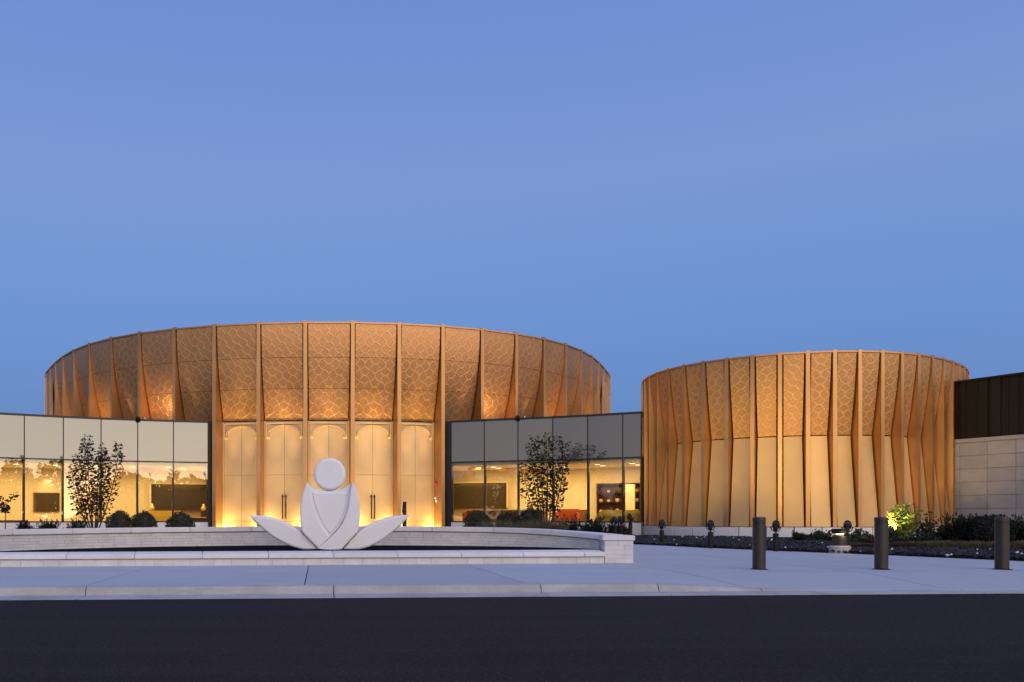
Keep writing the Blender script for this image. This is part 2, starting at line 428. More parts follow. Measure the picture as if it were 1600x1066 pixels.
kerb = empty('kerb', (0, 0, 0)); kerb['kind'] = 'structure'
cj = [-27, -23.6, -20.2, -16.8, -13.4, -10.05, -6.7, -3.35, .21, 3.3, 5.1, 6.7, 9.9, 13.2, 16.5, 19.8, 23.1]
for i in range(len(cj)-1):
    m = MB(); secs = []
    for k in range(9):
        X = lerp(cj[i]+.007, cj[i+1]-.007, k/8); e = road_edge(X)+GUT; h = .128*(1-dip(X)); z = -.131
        secs.append([(X, e+CURB, z-.06), (X, e-GUT*.98, z-.06), (X, e-GUT*.98, z), (X, e-.012, z+.010), (X, e+.012, z+.02+h*.45), (X, e+.025, z+h*.86), (X, e+.055, z+h*.985), (X, e+CURB, z+h+.003)])
    m.loft(secs); m.build('kerb_stone', M['curb'], kerb, fix=True)

# ================================================================== drums
class Drum:
    def __init__(s, q, S, half_w, name): s.q = q; s.S = S; s.hw = half_w
    def t(s, i):
        q = s.q; lim = min(max(i, s.lo), s.hi)
        return q[2]+lim*q[3]+q[4]*lim*lim/10+q[5]*lim**3/100+(i-lim)*q[3]*.8
    def P(s, t):
        q = s.q; return Vector((s.S*(q[0]+sin(t)+q[8]*sin(2*t)+q[9]*sin(3*t)), s.S*(q[1]-q[6]*cos(t)+q[7]*sin(t)+q[10]*cos(2*t))))
    def N(s, t):
        d = s.P(t+.002)-s.P(t-.002); return Vector((d.y, -d.x)).normalized()
def v3(p, z): return (p[0], p[1], z)

def build_fin(dr, i, z_parts, depth, parent, name='fin'):
    t = dr.t(i); p = dr.P(t); n = dr.N(t); tau = Vector((-n.y, n.x))
    m = MB()
    for z0, z1 in z_parts:
        dd = depth
        m.fbox(p, tau, -n, -dr.hw, dr.hw, 0, dd, z0+.008, z1-.008)
        m.fbox(p, tau, -n, -dr.hw*.97, dr.hw*.97, .004, dd-.01, z0-.008, z0+.008)
    return m.build(name, M['fin'], parent)

def bay_edges(dr, i, d, gap=.05):
    ta, tb = dr.t(i), dr.t(i+1)
    na, nb = dr.N(ta), dr.N(tb); A, B = dr.P(ta), dr.P(tb)
    return A-na*d+Vector((-na.y, na.x))*(dr.hw+gap), B-nb*d-Vector((-nb.y, nb.x))*(dr.hw+gap)

def build_panel(dr, i, z0, z1, dfun, mat, parent, nv=5, name='wall_panel', v0=0., thick=.05, gap=.065):
    m = MB(); nu = 3
    Lc = (bay_edges(dr, i, .5)[1]-bay_edges(dr, i, .5)[0]).length
    nm = dr.N((dr.t(i)+dr.t(i+1))/2)
    def fn(u, v, off=0.):
        z = lerp(z0, z1, v); d = dfun(z)+off
        L, R = bay_edges(dr, i, d, gap); p = L.lerp(R, u); return v3(p, z)
    m.grid(lambda u, v: fn(u, v), nu, nv, lambda u, v: ((u-.5)*Lc, lerp(z0, z1, v)-v0))
    rim = [(k/nu, 0) for k in range(nu+1)]+[(1, k/nv) for k in range(1, nv+1)]+[(1-k/nu, 1) for k in range(1, nu+1)]+[(0, 1-k/nv) for k in range(1, nv)]
    a = [fn(u, v) for u, v in rim]; b = [fn(u, v, thick) for u, v in rim]
    m.loft([b, a], True, False)
    o = m.build(name, mat, parent)
    return o

# ---- the large drum with the doors
big = Drum([0.03488, 2.84632, 0.04704, 0.11603, 0.00027, 0.0186, 0.5191, 0.02301, -0.11231, 0.07686, -0.11864], 24.946, .118, 'big'); big.lo, big.hi = -13, 11
BIG_TOP, BIG_RIM, BIG_WAIST = 13.02, 12.84, 7.03
BD = lambda z: .07+1.05*max(0., (BIG_RIM-z)/(BIG_RIM-BIG_WAIST))**1.85
bc = big.P(.06)
drum1 = empty('drum_hall', (bc.x, bc.y, 0), 'wide bronze drum hall with arched doors behind the stone lotus figure', 'building')
m = MB()                                               # the wall behind the panels, and the back of the drum
ring = []
for k in range(96):
    t = -pi+2*pi*k/96
    c = Vector((big.S*big.q[0], big.S*big.q[1])); p = big.P(t)-big.N(t)*1.5
    ring.append(p)
m.loft([[v3(p, 7.0) for p in ring], [v3(p, 13.15) for p in ring]], True, True); m.build('core_wall', M['core'], drum1, fix=True)
ring2 = []
for k in range(60):
    t = 1.35+(2*pi-2.75)*k/59; ring2.append(big.P(t)-big.N(t)*.1)
m = MB(); m.loft([[v3(p, 0) for p in ring2], [v3(p, 12.8) for p in ring2], [v3(p.lerp(Vector((bc.x, bc.y+28)), .03), 12.8) for p in ring2]], False, False); m.build('rear_wall', M['sheet'], drum1)
for i in range(-15, 14):
    build_fin(big, i, ([(0, 3.62), (3.62, 7.0), (7.0, 9.90), (9.90, BIG_TOP)] if -4 < i < 3 else [(4.0, 7.0), (7.0, 9.90), (9.90, BIG_TOP)]), 1.42, drum1)
for i in range(-15, 13):
    for z0, z1 in ((BIG_WAIST+.01, 8.925), (8.945, 10.80), (10.82, BIG_RIM)):
        build_panel(big, i, z0, z1, BD, M['panel'], drum1, 5, 'wall_panel', BIG_WAIST)
    L0, R0 = bay_edges(big, i, .0, .004); L1, R1 = bay_edges(big, i, .8, .004)
    m = MB(); m.hexa([v3(L0, BIG_RIM+.012), v3(R0, BIG_RIM+.012), v3(R1, BIG_RIM+.012), v3(L1, BIG_RIM+.012), v3(L0, BIG_RIM+.10), v3(R0, BIG_RIM+.10), v3(R1, BIG_RIM+.10), v3(L1, BIG_RIM+.10)])
    m.build('coping', M['fin'], drum1)

# doors: five bays
DZ0, DZS, DZ1 = .06, 3.64, 7.0
for bi, i in enumerate(range(-3, 2)):
    L, R = bay_edges(big, i, 1.14, .0); ax = (R-L).normalized(); nn = Vector((ax.y, -ax.x)); Wd = (R-L).length; mid = (L+R)/2
    P = lambda x, z, t: (mid.x+ax.x*x+nn.x*t, mid.y+ax.y*x+nn.y*t, z)      # x across, t towards the viewer
    hwid = Wd/2-.004; stile = .10
    m = MB(); m.prism([(-hwid, 0), (hwid, 0), (hwid, DZ1), (-hwid, DZ1)], P, -.14, -.06); m.build('door_backing', M['core'], drum1)
    fr = MB()
    for sx in (-1, 1):
        a, b = sorted((sx*hwid, sx*(hwid-stile))); fr.prism([(a, 0), (b, 0), (b, DZ1), (a, DZ1)], P, -.05, .05)
    fr.build('door_frame', M['door'], drum1)
    for sx in (-1, 1):
        xo, xi = sx*(hwid-stile-.008), sx*.009
        a, b = sorted((xo, xi))
        lo = MB(); lo.prism([(a, .74), (b, .74), (b, DZS-.008), (a, DZS-.008)], P, -.05, .0)
        lo.prism([(a, DZ0), (b, DZ0), (b, .725), (a, .725)], P, -.05, .012)
        leaf = lo.build('door_leaf', M['door'], drum1)
        up = MB(); up.prism([(a, DZS+.008), (b, DZS+.008), (b, DZ1-.02), (a, DZ1-.02)], P, -.05, .0)
        for q in range(5):                              # fine upright ribs in the upper leaf
            xx = lerp(xo, xi, (q+1)/6); up.prism([(xx-.006, DZS+.06), (xx+.006, DZS+.06), (xx+.006, 5.9), (xx-.006, 5.9)], P, .0, .010)
        upo = up.build('upper_door_panel', M['door'], drum1)
        # raised half arch with a sunk corner pocket, on a sloping corbel
        wd = abs(xo-xi); N = 12; zs, za, zt, mg = 6.02, 6.66, 6.90, .085
        arcp = [(wd*.88*(1-k/N), zs+(za-zs)*sqrt(max(0., 1-(1-k/N)**2.0))) for k in range(N+1)]
        outer = arcp+[(0., zt), (wd*.25, zt), (wd*.5, zt), (wd*.75, zt), (wd, zt), (wd, zt-.22), (wd, zs+.44), (wd, zs+.22), (wd, zs)]
        lim = lambda x, z: (min(x, wd-mg), min(z, zt-mg))
        inner = []
        for k, (x, z) in enumerate(arcp):
            nx, nz = x/(wd*.88)+.12, (z-zs)/(za-zs)+.3; l_ = sqrt(nx*nx+nz*nz); inner.append(lim(x+mg*nx/l_, z+mg*nz/l_))
        inner += [lim(max(x, .02), zt-mg) for x in (0., wd*.25, wd*.5, wd*.75, wd)]+[lim(wd, z) for z in (zt-.22, zs+.44, zs+.30, zs+.20)]
        arch = MB()
        tr = lambda pts, t: [P(xi+(xo-xi)/wd*x, z, t) for x, z in pts]
        arch.loft([tr(inner, .0), tr(inner, .12), tr(outer, .12), tr(outer, .0)], True, False)
        xw = lambda x: xi+(xo-xi)/wd*x
        c0, c1 = sorted((xw(wd*.80), xw(wd)))
        arch.hexa([P(c0, zs-.15, .0), P(c1, zs-.15, .0), P(c1, zs-.15, .02), P(c0, zs-.15, .02), P(c0, zs-.004, .0), P(c1, zs-.004, .0), P(c1, zs-.004, .075), P(c0, zs-.004, .075)])
        arch.build('arch_moulding', M['door'], upo, fix=True)
        if bi in (1, 2, 3):
            h = MB(); xh = sx*.105
            h.tube([P(xh, .86, .10), P(xh, 2.38, .10)], .035, 8)
            for zz in (1.0, 2.28): h.tube([P(xh, zz, -.01), P(xh, zz, .10)], .022, 6); 
            h.prism([(xh-.06, 2.24), (xh+.06, 2.24), (xh+.06, 2.33), (xh-.06, 2.33)], P, .0, .03)
            h.build('handle', M['handle'], leaf)
    # added floor spots to brighten the panel waist, then uplights at both jambs
    for sx in (-.5, .5):
        q = P(sx*hwid, .03, 1.35); spot(q, P(sx*hwid*.9, 7.9, .16), 5200, 17, (1, .72, .24), 1., .05)
        u = MB(); u.lathe([(.10, -.004), (.11, .012), (.11, .02), (.08, .022)], (q[0], q[1], 0), 12)
        tag(u.build('added_floor_spotlight', M['black']), 'added floor spotlight before the %s leaf of the %s door bay' % ('left' if sx < 0 else 'right', NTH[bi]), 'light', 'added floor spotlights at the doors')
    for sx in (-1, 1):
        lp = P(sx*(hwid-.11), .03, .32)
        q = P(sx*(hwid-.06), .025, .50); al_ = area(q, 150, .05, .9, (1, .73, .25), (q[0], q[1], 9.))
        al_.rotation_euler = (Matrix.Rotation(math.atan2(ax.y, ax.x), 4, 'Z') @ Matrix.Rotation(pi, 4, 'X')).to_euler()
        u = MB(); a_, b_ = sx*(hwid-.15), sx*(hwid-.05)
        u.hexa([P(min(a_, b_), -.004, .03), P(max(a_, b_), -.004, .03), P(max(a_, b_), -.004, 1.3), P(min(a_, b_), -.004, 1.3), P(min(a_, b_), .018, .03), P(max(a_, b_), .018, .03), P(max(a_, b_), .018, 1.3), P(min(a_, b_), .018, 1.3)])
        tag(u.build('uplight', M['black']), 'slim black floor uplight along the %s jamb of the %s door bay from the left' % ('left' if sx < 0 else 'right', NTH[bi]), 'light', 'uplights at the door jambs')

for bi, i in enumerate(range(-3, 2)):                  # unseen uplights added before each bay, for an even wash on the doors
    L, R = bay_edges(big, i, 1.14, .0); mid = (L+R)/2; nn = big.N((big.t(i)+big.t(i+1))/2); q = mid+nn*3.6
    spot((q.x, q.y, .14), (mid.x, mid.y, 6.2), 760 if i == 0 else 540, 66, (1, .77, .35), 1., .10)
    m = MB(); m.lathe([(.12, -.002), (.14, .01), (.14, .06), (.10, .07)], (q.x, q.y, 0), 14)
    tag(m.build('added_plaza_uplight', M['black']), 'added uplight in the plaza before the %s door bay from the left' % NTH[bi], 'light', 'added uplights in the plaza')
# fire alarm pieces on the jamb right of the doors
t2 = big.t(2); p2, n2 = big.P(t2), big.N(t2); tau2 = Vector((-n2.y, n2.x))
def jamb_pt(d, out, z): q = p2-n2*d-tau2*(big.hw+out); return (q.x, q.y, z)
al = MB(); zc = 3.12
def disc_stack(mb, prof, z, d):
    secs = []
    for r, o_ in prof: secs.append([jamb_pt(d+r*cos(2*pi*k/14), o_, z+r*sin(2*pi*k/14)) for k in range(14)])
    mb.loft(secs)
disc_stack(al, [(.15, 0), (.15, .06), (.11, .12), (.05, .15)], zc, .75)
o = al.build('fire_alarm_bell', M['redplastic']); tag(o, 'round red fire alarm bell on the bronze jamb right of the doors', 'alarm bell')
wl_ = MB(); disc_stack(wl_, [(.10, 0), (.10, .07), (.06, .11)], 2.20, .75); disc_stack(wl_, [(.08, 0), (.08, .05), (.04, .08)], 2.02, .72)
tag(wl_.build('card_reader', M['whiteplastic']), 'small white reader box below the red alarm bell', 'card reader')

# ---- the smaller drum on the right
small = Drum([3.00589, 5.71125, -0.58971, 0.14044, 0.00144, -0.01444, 1.15764, 0.33948, 0.01084, -0.04416, 0.05583], 9.380, .092, 'small'); small.lo, small.hi = -10, 11
ST, SR, SWA, SB = 8.94, 8.80, 4.92, .524
def SD(z): return .05+.47*(max(0., SR-z)/(SR-SWA))**1.35 if z >= SWA else .09+(.52-.09)*(z-SB)/(SWA-SB)
sc_ = Vector((9.38*3.00589, 9.38*5.71125))
drum2 = empty('drum_pavilion', (sc_.x, sc_.y, 0), 'smaller bronze drum with tall plain lower panels right of the glass lobby', 'building')
ring = [small.P(-pi+2*pi*k/80)-small.N(-pi+2*pi*k/80)*.85 for k in range(80)]
m = MB(); m.loft([[v3(p, 0) for p in ring], [v3(p, 8.92) for p in ring]], True, True); m.build('core_wall', M['core'], drum2, fix=True)
ring2 = [small.P(1.0+(2*pi-3.2)*k/49)-small.N(1.0+(2*pi-3.2)*k/49)*.1 for k in range(50)]
m = MB(); m.loft([[v3(p, 0) for p in ring2], [v3(p, 8.8) for p in ring2], [v3(p.lerp(sc_, .1), 8.8) for p in ring2]], False, False); m.build('rear_wall', M['sheet'], drum2)
for i in range(-12, 14):
    build_fin(small, i, [(SB+.012, SWA), (SWA, ST)], .80, drum2)
for i in range(-12, 13):
    build_panel(small, i, SWA+.025, SR, SD, M['panel2'], drum2, 8, 'wall_panel', SWA)
    build_panel(small, i, SB+.012, SWA-.025, SD, M['sheet'], drum2, 4, 'wall_panel')
    L0, R0 = bay_edges(small, i, .0, .004); L1, R1 = bay_edges(small, i, .6, .004)
    m = MB(); m.hexa([v3(p, z) for z in (SR+.012, SR+.09) for p in (L0, R0, R1, L1)]); m.build('coping', M['fin'], drum2)
    # stone plinth, one stone to a bay, joints half a bay off
    ta, tb = lerp(small.t(i), small.t(i+1), .5), lerp(small.t(i+1), small.t(i+2), .5)
    A = [small.P(lerp(ta+.003, tb-.003, k/4))+small.N(lerp(ta, tb, k/4))*.045 for k in range(5)]; B = [small.P(lerp(ta+.003, tb-.003, k/4))-small.N(lerp(ta, tb, k/4))*1.1 for k in range(5)]
    m = MB(); m.loft([[v3(b, -.05), v3(a, -.05), v3(a, SB-.02), v3(b, SB-.02)] for a, b in zip(A, B)]); m.build('plinth_stone', M['lime'], drum2, fix=True)

# ================================================================== glass lobbies
LT, LM, LS, LC = 6.96, 4.42, .70, 4.22                   # top, transom, sill, ceiling
def offset_pts(st, d):
    out_ = []
    for k, p in enumerate(st):
        a = st[max(k-1, 0)]; b = st[min(k+1, len(st)-1)]
        t = (Vector(b)-Vector(a)).normalized(); n = Vector((-t.y, t.x))    # away from the viewer for a line running left to right
        out_.append(Vector(p)+n*d)
    return out_
def inner_pts(st, d):
    out_ = offset_pts(st, d)
    for e in (0, -1):
        p = Vector(st[e]); q = p+p.normalized()*d*1.02
        if (e == 0 and q.x < out_[0].x) or (e == -1 and q.x > out_[-1].x):
            t_ = (out_[0]-out_[1]).normalized() if e == 0 else (out_[-1]-out_[-2]).normalized()
            k = 0.
            while k < 8 and ((out_[e]+t_*k).x-(out_[e]+t_*k).y*p.x/p.y)*(1 if e == 0 else -1) > 0: k += .05
            out_[e] = out_[e]+t_*k
    return out_
def ray_hit(pts, px):
    k = (px-CX)/F_PX
    for a, b in zip(pts, pts[1:]):
        fa, fb = a.x-k*a.y, b.x-k*b.y
        if fa*fb <= 0 and fa != fb:
            t = fa/(fa-fb); p = a.lerp(b, t); d = (b-a).normalized(); return p, d
    a, b = pts[0], pts[-1]; return a.lerp(b, .5), (b-a).normalized()

def glass_lobby(label, st, jamb_at, depth):
    st = [Vector(p) for p in st]
    ms = (st[0]+st[-1])/2
    L = empty('glass_lobby', (ms.x, ms.y, 0), label, 'building')
    off = {d: offset_pts(st, d) for d in (-.12, -.06, .0, .035, .10, .22, .45, depth, depth+.3)}
    for k in range(len(st)-1):
        a, b = st[k], st[k+1]; t = (b-a).normalized(); n = Vector((-t.y, t.x)); ln = (b-a).length
        g = .030
        pane = MB(); pane.fbox(a, t, n, g, ln-g, .0, .022, LS+.05, LM-.04); pane.build('window_pane', M['vision'] if jamb_at else M['vision_low'], L)
        sp = MB(); sp.fbox(a, t, n, g, ln-g, .0, .05, LM+.04, LT-.05); sp.build('spandrel_pane', M['spandrel'], L)
        fr = MB(); fr.fbox(a, t, n, .0, ln, -.015, .12, LM-.04, LM+.04); fr.build('transom', M['frame'], L)
        fr = MB(); fr.fbox(a, t, n, .0, ln, -.02, .16, LS-.03, LS+.05); fr.build('sill', M['frame'], L)
        pl = MB(); pl.fbox(a, t, n, .006, ln-.006, -.05, .30, -.05, LS-.035); pl.build('plinth_stone', M['lime'], L)
        cp = MB(); cp.fbox(a, t, n, .0, ln, -.06, .45, LT-.045, LT+.07); cp.build('parapet_cap', M['frame'], L)
        bk = MB(); bk.fbox(a, t, n, .0, ln, .055, .14, LM+.05, LT-.06); bk.build('spandrel_backing', M['core'], L)
    for k, p in enumerate(st):
        q = st[min(k+1, len(st)-1)]-st[max(k-1, 0)]; t = q.normalized(); n = Vector((-t.y, t.x))
        mu = MB(); mu.fbox(p, t, n, -.028, .028, -.03, .10, LS+.05, LT-.05)
        mu.fbox(p, t, n, -.06, .06, .10, .34, LS, LM-.02)
        mu.build('mullion', M['frame'], L)
    # inside: floor, ceiling, back wall, end walls, roof
    def sheet(d0, d1, z0, z1, name, mat):
        A, B = inner_pts(st, d0), inner_pts(st, d1); mm = MB()
        mm.loft([[v3(a, z0), v3(b, z0), v3(b, z1), v3(a, z1)] for a, b in zip(A, B)]); return mm.build(name, mat, L, fix=True)
    sheet(.17, depth, LS-.25, LS-.10, 'floor', M['floorin'])
    sheet(.36, depth, LC, LC+.12, 'ceiling', M['ceil'])
    sheet(depth, depth+.2, 0, LT-.1, 'back_wall', M['plaster'])
    sheet(.46, depth+.2, LT-.09, LT-.02, 'roof', M['roofing'])
    for e, sgn in ((0, 1), (-1, -1)):
        A = [inner_pts(st, d)[e] for d in (.36, depth)]
        t = (st[1]-st[0]).normalized() if e == 0 else (st[-1]-st[-2]).normalized()
        mm = MB(); mm.loft([[v3(p, 0), v3(p+t*sgn*.15, 0), v3(p+t*sgn*.15, LC), v3(p, LC)] for p in A]); mm.build('end_wall', M['plaster'], L, fix=True)
    # jamb against the drum
    e = jamb_at; p = st[e]; t = (st[1]-st[0]).normalized() if e == 0 else (st[-1]-st[-2]).normalized(); n = Vector((-t.y, t.x)); s = -1 if e == 0 else 1
    jb = MB(); a, b = sorted((s*.03, s*.33)); jb.fbox(p, t, n, a, b, -.06, .5, 0, LT+.05); jb.build('jamb', M['frame'], L)
    return L, st

left_st = [(-27.9, 43.2), (-26.3, 44.75), (-24.6, 46.3), (-22.84, 47.75), (-21.04, 49.15), (-19.17, 50.35), (-17.24, 51.75), (-15.26, 52.95), (-13.24, 54.10), (-11.17, 55.05), (-9.08, 55.9), (-7.0, 56.6)]
left_st = [(-27.5, 44.6), (-26.0, 46.2), (-24.45, 47.6), (-22.8, 49.1), (-21.04, 50.4), (-19.17, 51.6), (-17.24, 52.7), (-15.26, 53.76), (-13.24, 54.7), (-11.17, 55.45), (-9.08, 56.12), (-7.0, 56.7)]
right_st = [(8.26, 56.5), (10.18, 55.65), (12.08, 54.85), (13.98, 54.0), (15.78, 53.05), (17.5, 52.03), (18.38, 51.5)]
DEP = 7.0
lobL, lsv = glass_lobby('glass lobby wing left of the arched doors with bright yellow interior', left_st, -1, DEP)
lobR, rsv = glass_lobby('glass lobby between the two bronze drums with dark upper panes', right_st, 0, DEP)

def interior_lights(st, d0, watts):
    A = inner_pts(st, d0)
    for k in range(len(st)-1):
        p = (A[k]+A[k+1])/2; t = (A[k+1]-A[k]).normalized()
        area((p.x, p.y, LC-.06), watts, 1.5, .5, (1, .73, .36), None, math.atan2(t.y, t.x))
interior_lights(lsv, 4.6, 98); interior_lights(lsv, 1.6, 40)
interior_lights(rsv, 4.6, 100); interior_lights(rsv, 1.6, 45)
for st, d, n_ in ((lsv, 2.6, 'left'), (rsv, 2.6, 'right'), (rsv, 4.2, 'right')):
    A = inner_pts(st, d)
    for k in range(1, len(st)-1):
        p = A[k]
        dl = MB(); dl.lathe([(.13, -.012), (.16, -.012), (.16, .0)], (p.x, p.y, LC-.004), 12)
        o = dl.build('ceiling_downlight', M['downlight'])
        tag(o, 'recessed downlight, %s from the %s in the %s row of the %s lobby ceiling' % (NTH[k-1], 'left', 'front' if d < 3 else 'rear', n_), 'light', 'recessed downlights in the lobby ceilings')

def on_wall(st, x0, x1, y0, y1, d=DEP):
    A = inner_pts(st, d); p0, t0 = ray_hit(A, x0); p1, t1 = ray_hit(A, x1)
    t = (p1-p0).normalized(); n = Vector((t.y, -t.x)); Ym = (p0.y+p1.y)/2
    return p0, t, n, (p1-p0).length, hz(y1, Ym), hz(y0, Ym)
# left lobby: framed screen, niche with gold surround, sofa, vases
p, t, n, W_, z0, z1 = on_wall(lsv, 52, 93, 770, 800)
e = empty('wall_screen', (p.x, p.y, z0), 'dark framed screen on the yellow lobby wall at the far left', 'screen')
m = MB(); m.fbox(p, t, n, 0, W_, .01, .08, z0, z1); m.build('frame', M['wood'], e)
m = MB(); m.fbox(p, t, n, .16, W_-.05, .082, .10, z0+.05, z1-.05); m.build('panel', M['niche'], e)
for st, (x0, x1, y0, y1), lab in ((lsv, (236, 323, 757, 797), 'long dark recessed feature wall behind the yellow sofa in the left lobby'), (rsv, (706, 792, 755, 794), 'dark top lit feature wall beside the doors in the right lobby')):
    p, t, n, W_, z0, z1 = on_wall(st, x0, x1, y0, y1, DEP-.25)
    e = empty('feature_wall', (p.x, p.y, z0), lab, 'wall panel')
    m = MB(); m.fbox(p, t, n, 0, W_, -.1, .0, z0, z1); m.build('panel', M['niche'], e)
    m = MB(); m.fbox(p, t, n, -.14, .0, -.2, .12, z0, z1+.1); m.fbox(p, t, n, .0, W_, -.2, .12, z1+.002, z1+.1); m.fbox(p, t, n, W_, W_+.1, -.2, .12, z0, z1+.1); m.build('surround', M['plaster'], e)
    m = MB(); m.fbox(p, t, n, 0, W_, .0, .10, z0-.10, z0-.002); m.build('ledge', M['wood'], e)
    a = p+t*W_*.5+n*.10
    area((a.x, a.y, z1-.03), 9, W_*.8, .05, (1, .66, .25), None, math.atan2(t.y, t.x))

def sofa(st, d, x0, x1, top, mat, label, group=None, cat='sofa', curved=0., depth=.95):
    A = inner_pts(st, d); p0, _ = ray_hit(A, x0); p1, _ = ray_hit(A, x1); t = (p1-p0).normalized(); n = Vector((t.y, -t.x)); W_ = (p1-p0).length
    fz = LS-.10
    e = empty('sofa' if cat == 'sofa' else 'armchair', (p0.x, p0.y, fz), label, cat, group)
    h = top-fz
    m = MB(); m.fbox(p0, t, n, .16, W_-.16, 0, depth, fz+.08, fz+h*.58); m.build('seat', mat, e, bevel=.05)
    m = MB(); m.fbox(p0, t, n, 0, W_, -.24, -.004, fz+.08, fz+h); m.build('backrest', mat, e, bevel=.07)
    for a, b in ((0, .155), (W_-.155, W_)):
        m = MB(); m.fbox(p0, t, n, a, b, .0, depth, fz+.08, fz+h*.8); m.build('arm', mat, e, bevel=.05)
    for a in (.1, W_-.1):
        for q in (-.12, depth-.1):
            m = MB(); m.fbox(p0, t, n, a-.03, a+.03, q-.03, q+.03, fz, fz+.08); m.build('leg', M['darkwood'], e)
    return e
sofa(lsv, 4.4, 232, 284, 1.42, M['yellow'], 'yellow sofa in front of the dark feature wall in the left lobby')
sofa(rsv, 2.6, 728, 760, 1.50, M['red'], 'red sofa seen through the first panes right of the doors')
sofa(rsv, 3.0, 870, 906, 1.50, M['orange'], 'rust orange sofa behind the right hand slender tree')
sofa(rsv, 2.4, 938, 1000, 1.42, M['olive'], 'olive yellow sofa in front of the dark display cabinet')
def vase(st, d, px, z, h, mat, label):
    A = inner_pts(st, d); p, _ = ray_hit(A, px); e = empty('urn', (p.x, p.y, LS-.1), label, 'urn', 'gold urns on stands')
    m = MB(); m.box(p.x-.17, p.x+.17, p.y-.17, p.y+.17, LS-.1, z); m.build('stand', M['darkwood'], e)
    m = MB(); m.lathe([(.08, 0), (.16, h*.25), (.19, h*.45), (.12, h*.7), (.06, h*.8), (.10, h)], (p.x, p.y, z), 14); m.build('bowl', M['gold'], e, True)
vase(lsv, 5.6, 237.5, 1.35, .55, M['gold'], 'gold urn at the left end of the left lobby feature wall')
vase(lsv, 5.6, 318, 1.35, .55, M['gold'], 'gold urn at the right end of the left lobby feature wall')
# low bench and plant at the far left, low table at the right end of the left lobby
def low_box(st, d, x0, x1, y0, y1, depth_, body, top, name, label, cat):
    A = inner_pts(st, d); p0, _ = ray_hit(A, x0); p1, _ = ray_hit(A, x1); t = (p1-p0).normalized(); n = Vector((t.y, -t.x)); W_ = (p1-p0).length
    z1 = hz(y0, p0.y); z0 = LS-.10
    e = empty(name, (p0.x, p0.y, z0), label, cat)
    m = MB(); m.fbox(p0, t, n, .06, W_-.06, .05, depth_-.05, z0, z1-.06); m.build('body', body, e)
    k = max(1, round(W_/.55))
    for q in range(k): 
        m = MB(); m.fbox(p0, t, n, .07+(W_-.14)*q/k+.012, .07+(W_-.14)*(q+1)/k-.012, depth_-.048, depth_-.03, z0+.06, z1-.09); m.build('door', body, e)
    m = MB(); m.fbox(p0, t, n, 0, W_, 0, depth_, z1-.055, z1); m.build('top', top, e, bevel=.012)
low_box(lsv, 1.6, -20, 40, 813, 820, .6, M['wood'], M['wood'], 'bench', 'low wooden bench inside the far left panes', 'bench')
low_box(lsv, 5.0, 291, 323, 808, 820, .7, M['darkwood'], M['gold'], 'low_table', 'dark low table beside the yellow sofa', 'table')
low_box(rsv, 2.2, 703, 727, 796, 818, .6, M['woodlight'], M['white'], 'reception_desk', 'wood fronted desk with pale top right beside the door jamb', 'desk')
low_box(rsv, 4.2, 752, 806, 797, 818, .7, M['woodlight'], M['white'], 'sideboard', 'long striped wood sideboard with white top right of the red sofa', 'sideboard')
low_box(rsv, 4.6, 900, 922, 796, 818, .6, M['woodlight'], M['white'], 'cabinet', 'pale topped wooden cabinet right of the rust orange sofa', 'cabinet')
# dark display cabinet with bowls
p, t, n, W_, z0, z1 = on_wall(rsv, 932, 1012, 755, 815, DEP-.5)
e = empty('display_cabinet', (p.x, p.y, LS-.1), 'tall dark display cabinet with small bowls on lit shelves', 'cabinet')
m = MB(); m.fbox(p, t, n, 0, W_, -.4, -.35, LS-.1, z1); m.fbox(p, t, n, 0, .08, -.35, .0, LS-.1, z1); m.fbox(p, t, n, W_-.08, W_, -.35, .0, LS-.1, z1); m.fbox(p, t, n, .08, W_-.08, -.35, .0, z1-.08, z1); m.build('case', M['darkwood'], e)
for zi, zf in enumerate((.22, .5, .75)):
    z = lerp(LS, z1, zf)
    m = MB(); m.fbox(p, t, n, .09, W_-.09, -.34, -.02, z-.03, z); m.build('shelf', M['darkwood'], e)
    for xi_, xx in enumerate((.25, .75, 1.3, 1.85, 2.5)):
        if xx > W_-.3 or (zf > .7 and xx in (.25, 1.3)): continue
        q = p+t*xx-n*.15
        b = MB(); r = random.uniform(.10, .17); b.lathe([(r*.5, 0), (r*.9, r*.5), (r, r*1.1), (r*.7, r*1.7), (r*.8, r*1.9)], (q.x, q.y, z+.002), 12)
        tag(b.build('bowl', M['ceramic'], None, True), 'small ceramic bowl, %s along the %s shelf of the dark display cabinet' % (NTH[xi_], ('lowest', 'middle', 'top')[zi]), 'bowl', 'bowls in the display cabinet')
q = p+t*(W_*.4)+n*.9; spot((q.x, q.y, LC-.1), (p.x+t.x*W_*.4, p.y+t.y*W_*.4, 1.6), 90, 70, (1, .7, .4))
m = MB(); A = inner_pts(rsv, DEP-.9); p5, t5 = ray_hit(A, 985); n5 = Vector((t5.y, -t5.x)); m.fbox(p5, t5, n5, -.28, .28, -.12, .12, LS-.1, 3.1)
tag(m.build('pale_column', M['plaster']), 'pale square pillar at the right end of the display cabinet', 'pillar')
# scallop of light on the back wall
A = inner_pts(rsv, DEP-.35); p6, t6 = ray_hit(A, 900); spot((p6.x, p6.y, LC-.08), (p6.x-t6.y*.22, p6.y+t6.x*.22, LS), 60, 40, (1, .75, .38), .5, .03)
A = inner_pts(lsv, DEP-.5); p7, t7 = ray_hit(A, 72); spot((p7.x, p7.y, LC-.1), (p7.x, p7.y+.4, 2.6), 120, 60, (1, .72, .32), .8, .05)

